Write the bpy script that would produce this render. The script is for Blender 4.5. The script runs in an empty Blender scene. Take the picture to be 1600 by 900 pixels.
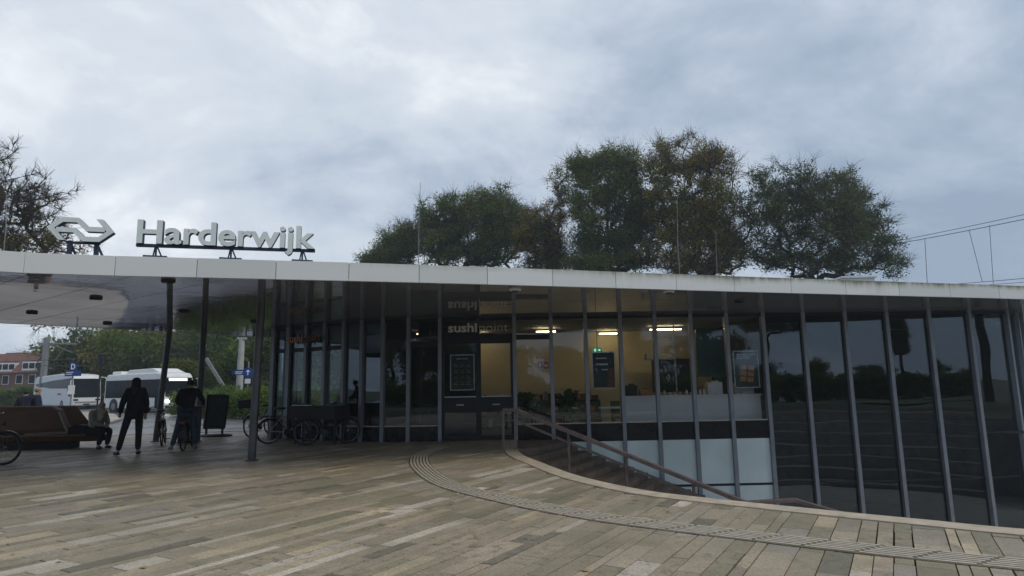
import bpy, bmesh, math, random
import numpy as np
from mathutils import Vector, Matrix
R = math.radians
random.seed(7)
S = bpy.context.scene
COL = S.collection

# ------------------------------------------------------------------ camera
EYE = 1.45
PITCH = math.atan(0.153)
ROLL = 0.018
FPX = 1000.0                                   # focal length for a 1600 px wide picture
cam_d = bpy.data.cameras.new('camera')
cam = bpy.data.objects.new('camera', cam_d)
COL.objects.link(cam)
cam_d.sensor_width = 36.0
cam_d.lens = 36.0 * FPX / 1600.0
cam_d.clip_start, cam_d.clip_end = 0.05, 6000
fw = Vector((0, math.cos(PITCH), math.sin(PITCH)))
u0 = Vector((0, -math.sin(PITCH), math.cos(PITCH)))
r0 = Vector((1, 0, 0))
cr, sr = math.cos(ROLL), math.sin(ROLL)
rt, up = cr * r0 - sr * u0, cr * u0 + sr * r0
cam.matrix_world = Matrix(((rt.x, up.x, -fw.x, 0), (rt.y, up.y, -fw.y, 0), (rt.z, up.z, -fw.z, EYE), (0, 0, 0, 1)))
S.camera = cam

def ray(x, y):
    return fw + rt * ((x - 800) / FPX) + up * ((450 - y) / FPX)

def at(x, y, Y):
    """world point seen at pixel (x, y) of the photograph, Y metres in front"""
    d = ray(x, y)
    t = Y / d.y
    return Vector((d.x * t, Y, EYE + d.z * t))

def on(x, y, z=0.0):
    d = ray(x, y)
    t = (z - EYE) / d.z
    return Vector((d.x * t, d.y * t, z))

# ------------------------------------------------------------------ view, world, sun
S.render.engine = 'CYCLES'
S.view_settings.view_transform = 'Standard'
S.view_settings.look = 'None'
S.view_settings.exposure = 0.25
S.view_settings.gamma = 1.0
S.cycles.use_denoising = True
S.cycles.max_bounces = 8
S.cycles.transparent_max_bounces = 24
S.cycles.sample_clamp_indirect = 6.0

SUN_EL, SUN_AZ = R(50), R(112)                 # azimuth from +Y towards +X: veiled sun on the right, a little behind the camera
THIN_EL, THIN_AZ = R(42), R(-20)               # where the cloud cover is thinnest
W = bpy.data.worlds.new('World')
S.world = W
W.use_nodes = True
nt = W.node_tree
nt.nodes.clear()
def N(tree, kind, **kw):
    n = tree.nodes.new(kind)
    for k, v in kw.items():
        setattr(n, k, v)
    return n
def ramp(tree, stops, interp='LINEAR'):
    n = tree.nodes.new('ShaderNodeValToRGB')
    cr_ = n.color_ramp
    cr_.interpolation = interp
    while len(cr_.elements) < len(stops):
        cr_.elements.new(0.5)
    for e, (p_, c_) in zip(cr_.elements, stops):
        e.position = p_
        e.color = (*c_, 1) if len(c_) == 3 else c_
    return n
L = nt.links.new
wout = N(nt, 'ShaderNodeOutputWorld')
sky = N(nt, 'ShaderNodeTexSky', sky_type='NISHITA', sun_disc=False, sun_elevation=SUN_EL, sun_rotation=SUN_AZ)
bg_sky = N(nt, 'ShaderNodeBackground')
bg_sky.inputs['Strength'].default_value = 0.08
L(sky.outputs[0], bg_sky.inputs['Color'])
tc = N(nt, 'ShaderNodeTexCoord')
sep = N(nt, 'ShaderNodeSeparateXYZ')
L(tc.outputs['Generated'], sep.inputs[0])
def wm(op, a, b=None, c=None, tree=nt):
    n = tree.nodes.new('ShaderNodeMath')
    n.operation = op
    for k, v in enumerate((a, b, c)):
        if v is None:
            continue
        if isinstance(v, (int, float)):
            n.inputs[k].default_value = v
        else:
            tree.links.new(v, n.inputs[k])
    return n.outputs[0]
zc = wm('ADD', wm('MAXIMUM', sep.outputs['Z'], 0.0), 0.50)
comb = N(nt, 'ShaderNodeCombineXYZ')
L(wm('DIVIDE', sep.outputs['X'], zc), comb.inputs[0])
L(wm('DIVIDE', sep.outputs['Y'], zc), comb.inputs[1])
mp = N(nt, 'ShaderNodeMapping')
L(comb.outputs[0], mp.inputs['Vector'])
mp.inputs['Location'].default_value = (3.1, 1.7, 0.4)
mp.inputs['Scale'].default_value = (1.0, 1.25, 1.0)
n1 = N(nt, 'ShaderNodeTexNoise')
n1.inputs['Scale'].default_value = 2.3
n1.inputs['Detail'].default_value = 10.0
n1.inputs['Roughness'].default_value = 0.6
n1.inputs['Distortion'].default_value = 0.25
L(mp.outputs[0], n1.inputs['Vector'])
n2 = N(nt, 'ShaderNodeTexNoise')
n2.inputs['Scale'].default_value = 0.9
n2.inputs['Detail'].default_value = 2.0
L(mp.outputs[0], n2.inputs['Vector'])
# the overcast is brightest where the cloud is thin
dotn = N(nt, 'ShaderNodeVectorMath', operation='DOT_PRODUCT')
dotn.inputs[1].default_value = (math.sin(THIN_AZ) * math.cos(THIN_EL), math.cos(THIN_AZ) * math.cos(THIN_EL), math.sin(THIN_EL))
L(tc.outputs['Generated'], dotn.inputs[0])
near_sun = wm('POWER', wm('MAXIMUM', dotn.outputs['Value'], 0.0), 3.0)
f_ = wm('ADD', wm('MULTIPLY', n1.outputs['Fac'], 1.75), wm('MULTIPLY', n2.outputs['Fac'], 0.70))
f_ = wm('ADD', wm('SUBTRACT', f_, 1.13), wm('MULTIPLY', near_sun, 0.70))
cl = ramp(nt, [(0.10, (0.285, 0.36, 0.465)), (0.36, (0.40, 0.475, 0.58)), (0.56, (0.545, 0.61, 0.695)), (0.76, (0.635, 0.69, 0.755)), (1.0, (0.86, 0.885, 0.915))])
L(f_, cl.inputs[0])
bg_cl = N(nt, 'ShaderNodeBackground')
L(cl.outputs[0], bg_cl.inputs['Color'])
mixw = N(nt, 'ShaderNodeMixShader')
mixw.inputs[0].default_value = 0.93
L(bg_sky.outputs[0], mixw.inputs[1])
L(bg_cl.outputs[0], mixw.inputs[2])
L(mixw.outputs[0], wout.inputs['Surface'])

sun_d = bpy.data.lights.new('sun', 'SUN')
sun_d.energy = 1.1
sun_d.angle = R(30)
sun_d.color = (1.0, 0.92, 0.80)
sun = bpy.data.objects.new('sun', sun_d)
COL.objects.link(sun)
sun.rotation_euler = (R(90) - SUN_EL, 0, math.pi - SUN_AZ)
sun.location = (0, 0, 60)

# ------------------------------------------------------------------ materials
def new_mat(name):
    m = bpy.data.materials.new(name)
    m.use_nodes = True
    t = m.node_tree
    return m, t, t.nodes['Principled BSDF'], t.links.new

def pm(name, col, rough=0.5, metal=0.0, var=0.12, scale=6.0, bump=0.0, bscale=None, spec=None, rvar=0.1, emit=None, estr=0.0):
    """procedural material: base colour with noise in colour, roughness and relief"""
    m, t, b, l = new_mat(name)
    g = N(t, 'ShaderNodeNewGeometry')
    nz = N(t, 'ShaderNodeTexNoise')
    nz.inputs['Scale'].default_value = scale
    nz.inputs['Detail'].default_value = 5.0
    l(g.outputs['Position'], nz.inputs['Vector'])
    lo = tuple(max(0, c * (1 - var)) for c in col)
    hi = tuple(min(1, c * (1 + var)) for c in col)
    rp = ramp(t, [(0.3, lo), (0.7, hi)])
    l(nz.outputs['Fac'], rp.inputs[0])
    l(rp.outputs[0], b.inputs['Base Color'])
    l(wm('ADD', wm('MULTIPLY', nz.outputs['Fac'], rvar * 2, tree=t), rough - rvar, tree=t), b.inputs['Roughness'])
    b.inputs['Metallic'].default_value = metal
    if spec is not None:
        b.inputs['Specular IOR Level'].default_value = spec
    if bump:
        n3 = N(t, 'ShaderNodeTexNoise')
        n3.inputs['Scale'].default_value = bscale or scale * 6
        n3.inputs['Detail'].default_value = 4.0
        l(g.outputs['Position'], n3.inputs['Vector'])
        bp = N(t, 'ShaderNodeBump')
        bp.inputs['Strength'].default_value = bump
        bp.inputs['Distance'].default_value = 0.02
        l(n3.outputs['Fac'], bp.inputs['Height'])
        l(bp.outputs[0], b.inputs['Normal'])
    if emit:
        b.inputs['Emission Color'].default_value = (*emit, 1)
        b.inputs['Emission Strength'].default_value = estr
    return m

def glass_mat(name, tint, f0, wave=0.02):
    m, t, b, l = new_mat(name)
    t.nodes.remove(b)
    out = t.nodes['Material Output']
    tr = N(t, 'ShaderNodeBsdfTransparent')
    tr.inputs[0].default_value = (*tint, 1)
    gl = N(t, 'ShaderNodeBsdfGlossy')
    gl.inputs['Roughness'].default_value = 0.0
    gl.inputs['Color'].default_value = (0.86, 0.94, 1.0, 1)
    lw = N(t, 'ShaderNodeLayerWeight')
    lw.inputs['Blend'].default_value = 0.5
    fac = wm('ADD', wm('MULTIPLY', wm('POWER', lw.outputs['Facing'], 5.0, tree=t), 1 - f0, tree=t), f0, tree=t)
    g = N(t, 'ShaderNodeNewGeometry')
    mpn = N(t, 'ShaderNodeMapping')
    mpn.inputs['Scale'].default_value = (0.5, 0.5, 1.3)
    l(g.outputs['Position'], mpn.inputs['Vector'])
    nz = N(t, 'ShaderNodeTexNoise')
    nz.inputs['Scale'].default_value = 0.9
    nz.inputs['Detail'].default_value = 1.0
    l(mpn.outputs[0], nz.inputs['Vector'])
    bp = N(t, 'ShaderNodeBump')
    bp.inputs['Strength'].default_value = wave
    bp.inputs['Distance'].default_value = 0.2
    l(nz.outputs['Fac'], bp.inputs['Height'])
    l(bp.outputs[0], gl.inputs['Normal'])
    mx = N(t, 'ShaderNodeMixShader')
    l(fac, mx.inputs[0])
    l(tr.outputs[0], mx.inputs[1])
    l(gl.outputs[0], mx.inputs[2])
    l(mx.outputs[0], out.inputs['Surface'])
    return m

def stone_mat(name, source):
    """granite slab: own tone from the object's colour or from a mesh attribute, plus grain, stains and moss"""
    m, t, b, l = new_mat(name)
    if source == 'object':
        src = N(t, 'ShaderNodeObjectInfo').outputs['Color']
    else:
        src = N(t, 'ShaderNodeAttribute', attribute_name='tone').outputs['Color']
    g = N(t, 'ShaderNodeNewGeometry')
    def noise(sc, det=4.0, rg=0.6):
        n = N(t, 'ShaderNodeTexNoise')
        n.inputs['Scale'].default_value = sc
        n.inputs['Detail'].default_value = det
        n.inputs['Roughness'].default_value = rg
        l(g.outputs['Position'], n.inputs['Vector'])
        return n.outputs['Fac']
    grain, mid, big = noise(38, 4, 0.8), noise(9, 5), noise(0.9, 4)
    k = wm('ADD', wm('MULTIPLY', grain, 2.3, tree=t), wm('MULTIPLY', mid, 1.9, tree=t), tree=t)
    k = wm('ADD', k, wm('MULTIPLY', big, 0.35, tree=t), tree=t)
    k = wm('SUBTRACT', k, 1.27, tree=t)
    vm = N(t, 'ShaderNodeVectorMath', operation='SCALE')
    l(src, vm.inputs[0])
    l(k, vm.inputs['Scale'])
    moss = ramp(t, [(0.46, (0, 0, 0)), (0.66, (1, 1, 1))])
    l(wm('ADD', wm('MULTIPLY', big, 0.6, tree=t), wm('MULTIPLY', mid, 0.45, tree=t), tree=t), moss.inputs[0])
    mx = N(t, 'ShaderNodeMix', data_type='RGBA')
    l(wm('MULTIPLY', moss.outputs[0], 0.75, tree=t), mx.inputs['Factor'])
    l(vm.outputs[0], mx.inputs[6])
    mx.inputs[7].default_value = (0.165, 0.150, 0.088, 1)
    l(mx.outputs[2], b.inputs['Base Color'])
    l(wm('ADD', wm('MULTIPLY', big, 0.5, tree=t), wm('MULTIPLY', mid, 0.45, tree=t), tree=t), b.inputs['Roughness'])
    b.inputs['Specular IOR Level'].default_value = 0.4
    bp = N(t, 'ShaderNodeBump')
    bp.inputs['Strength'].default_value = 0.45
    bp.inputs['Distance'].default_value = 0.006
    l(wm('ADD', grain, mid, tree=t), bp.inputs['Height'])
    l(bp.outputs[0], b.inputs['Normal'])
    return m

def leaf_mat(name, stops):
    m, t, b, l = new_mat(name)
    a = N(t, 'ShaderNodeAttribute', attribute_name='tint')
    rp = ramp(t, stops)
    l(a.outputs['Fac'], rp.inputs[0])
    l(rp.outputs[0], b.inputs['Base Color'])
    b.inputs['Roughness'].default_value = 0.55
    b.inputs['Specular IOR Level'].default_value = 0.3
    tl = N(t, 'ShaderNodeBsdfTranslucent')
    l(rp.outputs[0], tl.inputs['Color'])
    mx = N(t, 'ShaderNodeMixShader')
    mx.inputs[0].default_value = 0.5
    l(b.outputs[0], mx.inputs[1])
    l(tl.outputs[0], mx.inputs[2])
    l(mx.outputs[0], t.nodes['Material Output'].inputs['Surface'])
    return m

def fascia_mat():
    """white coated panel with algae and drip stains running down from the upper edge"""
    m, t, b, l = new_mat('white_fascia_panel')
    g = N(t, 'ShaderNodeNewGeometry')
    sp = N(t, 'ShaderNodeSeparateXYZ')
    l(g.outputs['Position'], sp.inputs[0])
    mpn = N(t, 'ShaderNodeMapping')
    mpn.inputs['Scale'].default_value = (9, 9, 1.2)
    l(g.outputs['Position'], mpn.inputs['Vector'])
    st = N(t, 'ShaderNodeTexNoise')
    st.inputs['Scale'].default_value = 1.0
    st.inputs['Detail'].default_value = 5.0
    l(mpn.outputs[0], st.inputs['Vector'])
    big = N(t, 'ShaderNodeTexNoise')
    big.inputs['Scale'].default_value = 0.55
    l(g.outputs['Position'], big.inputs['Vector'])
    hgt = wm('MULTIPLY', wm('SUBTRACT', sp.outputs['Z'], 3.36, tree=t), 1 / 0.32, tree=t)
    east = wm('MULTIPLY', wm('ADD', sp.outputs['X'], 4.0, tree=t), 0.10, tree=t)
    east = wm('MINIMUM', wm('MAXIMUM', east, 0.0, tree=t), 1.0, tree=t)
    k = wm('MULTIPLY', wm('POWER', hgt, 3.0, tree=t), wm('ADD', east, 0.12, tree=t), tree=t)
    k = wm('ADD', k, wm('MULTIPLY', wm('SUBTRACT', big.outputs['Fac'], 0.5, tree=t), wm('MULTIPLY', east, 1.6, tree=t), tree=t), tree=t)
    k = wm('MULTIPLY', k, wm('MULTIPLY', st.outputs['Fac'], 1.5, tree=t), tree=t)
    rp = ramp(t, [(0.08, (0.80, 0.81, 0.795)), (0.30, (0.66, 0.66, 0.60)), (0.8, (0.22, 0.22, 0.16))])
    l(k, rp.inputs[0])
    oi = N(t, 'ShaderNodeObjectInfo')
    vs_ = N(t, 'ShaderNodeVectorMath', operation='SCALE')
    l(rp.outputs[0], vs_.inputs[0])
    l(wm('ADD', wm('MULTIPLY', oi.outputs['Random'], 0.14, tree=t), 0.90, tree=t), vs_.inputs['Scale'])
    l(vs_.outputs[0], b.inputs['Base Color'])
    b.inputs['Roughness'].default_value = 0.45
    return m

def ground_mat(name, col, tile=None):
    m, t, b, l = new_mat(name)
    g = N(t, 'ShaderNodeNewGeometry')
    a = N(t, 'ShaderNodeTexNoise')
    a.inputs['Scale'].default_value = 0.25
    a.inputs['Detail'].default_value = 8.0
    l(g.outputs['Position'], a.inputs['Vector'])
    c = N(t, 'ShaderNodeTexNoise')
    c.inputs['Scale'].default_value = 40
    l(g.outputs['Position'], c.inputs['Vector'])
    rp = ramp(t, [(0.35, tuple(v * 0.75 for v in col)), (0.65, tuple(v * 1.2 for v in col))])
    l(wm('ADD', wm('MULTIPLY', a.outputs['Fac'], 0.7, tree=t), wm('MULTIPLY', c.outputs['Fac'], 0.3, tree=t), tree=t), rp.inputs[0])
    l(rp.outputs[0], b.inputs['Base Color'])
    b.inputs['Roughness'].default_value = 0.8
    if tile == 'wet':
        l(wm('ADD', wm('MULTIPLY', a.outputs['Fac'], 0.55, tree=t), 0.02, tree=t), b.inputs['Roughness'])
        b.inputs['Specular IOR Level'].default_value = 0.6
    bp = N(t, 'ShaderNodeBump')
    bp.inputs['Strength'].default_value = 0.15
    bp.inputs['Distance'].default_value = 0.01
    l(c.outputs['Fac'], bp.inputs['Height'])
    l(bp.outputs[0], b.inputs['Normal'])
    return m

def soffit_mat():
    """brushed dark metal sheets that mirror softly"""
    m, t, b, l = new_mat('polished_soffit_metal')
    g = N(t, 'ShaderNodeNewGeometry')
    nz = N(t, 'ShaderNodeTexNoise')
    nz.inputs['Scale'].default_value = 0.45
    nz.inputs['Detail'].default_value = 3.0
    l(g.outputs['Position'], nz.inputs['Vector'])
    gl = N(t, 'ShaderNodeBsdfGlossy')
    rp = ramp(t, [(0.3, (0.52, 0.54, 0.62)), (0.7, (0.62, 0.64, 0.72))])
    l(nz.outputs['Fac'], rp.inputs[0])
    l(rp.outputs[0], gl.inputs['Color'])
    l(wm('ADD', wm('MULTIPLY', nz.outputs['Fac'], 0.07, tree=t), 0.0, tree=t), gl.inputs['Roughness'])
    df = N(t, 'ShaderNodeBsdfDiffuse')
    df.inputs['Color'].default_value = (0.55, 0.55, 0.58, 1)
    bp = N(t, 'ShaderNodeBump')
    bp.inputs['Strength'].default_value = 0.12
    bp.inputs['Distance'].default_value = 0.03
    n3 = N(t, 'ShaderNodeTexNoise')
    n3.inputs['Scale'].default_value = 1.3
    l(g.outputs['Position'], n3.inputs['Vector'])
    l(n3.outputs['Fac'], bp.inputs['Height'])
    l(bp.outputs[0], gl.inputs['Normal'])
    ad = N(t, 'ShaderNodeMixShader')
    ad.inputs[0].default_value = 0.80
    l(df.outputs[0], ad.inputs[1])
    l(gl.outputs[0], ad.inputs[2])
    l(ad.outputs[0], t.nodes['Material Output'].inputs['Surface'])
    return m
M = dict(
    slab=stone_mat('granite_slab', 'object'), slabs=stone_mat('granite_slab_far', 'attr'),
    joint=pm('moss_joint', (0.045, 0.043, 0.03), 0.9, var=0.4, scale=4),
    rib=pm('tactile_rib', (0.50, 0.43, 0.33), 0.55, var=0.18, scale=14, bump=0.2, bscale=90),
    plate=pm('tactile_plate', (0.27, 0.23, 0.18), 0.6, var=0.3, scale=9, bump=0.3, bscale=90),
    coping=pm('pale_coping', (0.50, 0.41, 0.30), 0.6, var=0.2, scale=5, bump=0.25, bscale=70),
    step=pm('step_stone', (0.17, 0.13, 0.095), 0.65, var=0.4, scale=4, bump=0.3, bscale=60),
    concrete=pm('court_concrete', (0.36, 0.355, 0.33), 0.7, var=0.25, scale=3, bump=0.2, bscale=40),
    asphalt=ground_mat('wet_asphalt', (0.13, 0.13, 0.135), 'wet'),
    island=ground_mat('island_paving', (0.45, 0.39, 0.31)),
    earth=ground_mat('ground_earth', (0.085, 0.095, 0.05)),
    grass=ground_mat('lawn', (0.06, 0.10, 0.03)),
    kerb=pm('kerb_stone', (0.20, 0.20, 0.19), 0.7, var=0.2, scale=5),
    fascia=fascia_mat(), roof=pm('roof_felt', (0.10, 0.10, 0.10), 0.9, scale=2),
    soffit=soffit_mat(),
    mullion=pm('anodised_mullion', (0.29, 0.31, 0.345), 0.42, metal=0.35, var=0.1, scale=3),
    darkframe=pm('dark_frame', (0.012, 0.014, 0.019), 0.45, var=0.2, scale=3),
    spandrel=pm('black_spandrel_glass', (0.012, 0.014, 0.018), 0.16, var=0.2, scale=3),
    frosted=pm('frosted_pale_glass', (0.80, 0.92, 0.90), 0.22, var=0.12, scale=0.8, bump=0.03, bscale=2),
    glass=glass_mat('window_glass', (0.93, 0.95, 0.95), 0.05),
    darkglass=glass_mat('dark_window_glass', (0.50, 0.54, 0.56), 0.095),
    busglass=pm('dark_vehicle_glass', (0.012, 0.018, 0.022), 0.08, var=0.3, scale=1.5, rvar=0.03, spec=0.12),
    sill=pm('pale_sill', (0.62, 0.55, 0.46), 0.4, var=0.1),
    steel=pm('steel_column', (0.125, 0.125, 0.135), 0.42, metal=0.6, var=0.2, scale=3),
    rail=pm('brown_painted_rail', (0.20, 0.15, 0.14), 0.42, metal=0.3, var=0.22, scale=5),
    white=pm('white_paint', (0.86, 0.87, 0.86), 0.35, var=0.05, scale=2),
    letter=pm('sign_face', (0.80, 0.86, 0.84), 0.4, var=0.06, scale=3),
    letterside=pm('sign_side', (0.055, 0.075, 0.125), 0.45, var=0.15),
    brass=pm('letter_face', (0.85, 0.76, 0.66), 0.35, metal=0.0, var=0.12, scale=9),
    orange=pm('letter_face_orange', (0.75, 0.36, 0.24), 0.4, var=0.12, scale=9),
    black=pm('black_plastic', (0.016, 0.016, 0.019), 0.5, var=0.3, scale=6),
    blackcloth=pm('black_cloth', (0.013, 0.014, 0.019), 0.9, var=0.35, scale=12, bump=0.3, bscale=30),
    navycloth=pm('navy_cloth', (0.02, 0.026, 0.055), 0.9, var=0.3, scale=12, bump=0.3, bscale=30),
    greycloth=pm('grey_cloth', (0.34, 0.32, 0.31), 0.9, var=0.3, scale=12, bump=0.3, bscale=30),
    scarf=pm('pale_scarf', (0.64, 0.57, 0.49), 0.9, var=0.25, scale=16, bump=0.3, bscale=40),
    denim=pm('blue_denim', (0.045, 0.075, 0.11), 0.85, var=0.3, scale=14, bump=0.2, bscale=50),
    shoe=pm('grey_shoe', (0.22, 0.20, 0.19), 0.7, var=0.2), darkshoe=pm('dark_shoe', (0.018, 0.016, 0.016), 0.5),
    skin=pm('skin', (0.42, 0.26, 0.19), 0.55, var=0.1, scale=14),
    hair=pm('dark_hair', (0.02, 0.014, 0.01), 0.6, var=0.3, scale=30), blond=pm('fair_hair', (0.28, 0.20, 0.12), 0.6, var=0.3, scale=30),
    eye=pm('eye_dark', (0.03, 0.02, 0.02), 0.2), lip=pm('lip', (0.30, 0.13, 0.12), 0.5),
    wood=pm('varnished_bench_wood', (0.078, 0.034, 0.010), 0.6, var=0.28, scale=2.6, bump=0.08, spec=0.2),
    woodedge=pm('wood_edge_highlight', (0.22, 0.165, 0.125), 0.5, var=0.2, scale=4),  # paler bench wood for the highlight painted on the backrest edge
    plinth=pm('dark_plinth', (0.03, 0.03, 0.032), 0.7, var=0.2),
    tyre=pm('tyre_rubber', (0.014, 0.014, 0.015), 0.75, var=0.3), chrome=pm('bare_metal', (0.17, 0.175, 0.18), 0.35, metal=1.0, var=0.1),
    palepaint=pm('pale_bike_paint', (0.5, 0.52, 0.53), 0.35, var=0.08), bikeblack=pm('black_bike_paint', (0.016, 0.017, 0.02), 0.35),
    red=pm('red_plastic', (0.42, 0.03, 0.025), 0.4, var=0.1), blue=pm('blue_sign', (0.012, 0.05, 0.24), 0.4, var=0.1, scale=3),
    bark=pm('bark', (0.065, 0.05, 0.034), 0.9, var=0.35, scale=5, bump=0.5, bscale=20),
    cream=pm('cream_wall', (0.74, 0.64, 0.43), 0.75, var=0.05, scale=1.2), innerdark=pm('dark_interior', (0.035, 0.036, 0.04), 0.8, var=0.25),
    ceiling=pm('interior_ceiling', (0.30, 0.31, 0.31), 0.8, var=0.05), floor=pm('interior_floor', (0.16, 0.15, 0.14), 0.4, var=0.15),
    counter=pm('pale_counter', (0.86, 0.84, 0.86), 0.45, var=0.05, scale=2), board=pm('chalk_board', (0.02, 0.032, 0.036), 0.6, var=0.3),
    tealpanel=pm('teal_panel', (0.05, 0.10, 0.11), 0.4, var=0.15), poster=pm('poster_dark', (0.022, 0.03, 0.034), 0.45, var=0.4, scale=7),
    food=pm('poster_food', (0.50, 0.20, 0.09), 0.5, var=0.45, scale=22), redtint=pm('poster_red', (0.22, 0.06, 0.05), 0.5, var=0.4, scale=12),
    silver=pm('silver_edge', (0.55, 0.57, 0.60), 0.3, metal=0.6), greenchair=pm('olive_upholstery', (0.16, 0.17, 0.055), 0.8, var=0.2),
    lamp=pm('warm_lamp', (0.9, 0.75, 0.5), 0.5, emit=(1.0, 0.76, 0.44), estr=12.0),
    exitgreen=pm('exit_sign_green', (0.02, 0.16, 0.08), 0.4, emit=(0.03, 0.32, 0.16), estr=0.5), exitwhite=pm('exit_sign_white', (0.7, 0.8, 0.72), 0.4, emit=(0.7, 0.9, 0.75), estr=0.7),
    headlamp=pm('lit_headlamp', (0.9, 0.88, 0.8), 0.3, emit=(1, 0.95, 0.85), estr=4.0), display=pm('lit_display', (0.8, 0.85, 0.85), 0.4, emit=(0.85, 0.95, 1.0), estr=1.6),
    brick=pm('red_brick', (0.20, 0.095, 0.07), 0.85, var=0.3, scale=3), tile=pm('red_roof_tile', (0.17, 0.07, 0.055), 0.8, var=0.3, scale=2),
    pole=pm('galvanised_pole', (0.25, 0.26, 0.26), 0.6, var=0.15), conc=pm('concrete_pole', (0.42, 0.43, 0.40), 0.8, var=0.15, scale=3),
    wire=pm('wire', (0.06, 0.065, 0.075), 0.5), leaflet=pm('fallen_leaf', (0.42, 0.24, 0.08), 0.7, var=0.3, scale=30),
)
GREEN = [(0.0, (0.074, 0.138, 0.039)), (0.5, (0.135, 0.220, 0.046)), (0.8, (0.241, 0.259, 0.043)), (1.0, (0.356, 0.281, 0.051))]
AUTUMN = [(0.0, (0.098, 0.147, 0.028)), (0.45, (0.225, 0.235, 0.033)), (0.75, (0.366, 0.265, 0.037)), (1.0, (0.451, 0.281, 0.052))]
DARK = [(0.0, (0.056, 0.109, 0.045)), (0.5, (0.096, 0.168, 0.054)), (1.0, (0.200, 0.186, 0.067))]
BRIGHT = [(0.0, (0.07, 0.12, 0.02)), (0.6, (0.14, 0.19, 0.03)), (1.0, (0.24, 0.22, 0.04))]
M['leaf_green'], M['leaf_autumn'], M['leaf_dark'], M['leaf_bright'] = leaf_mat('green_leaves', GREEN), leaf_mat('autumn_leaves', AUTUMN), leaf_mat('dark_leaves', DARK), leaf_mat('bright_leaves', BRIGHT)

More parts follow.
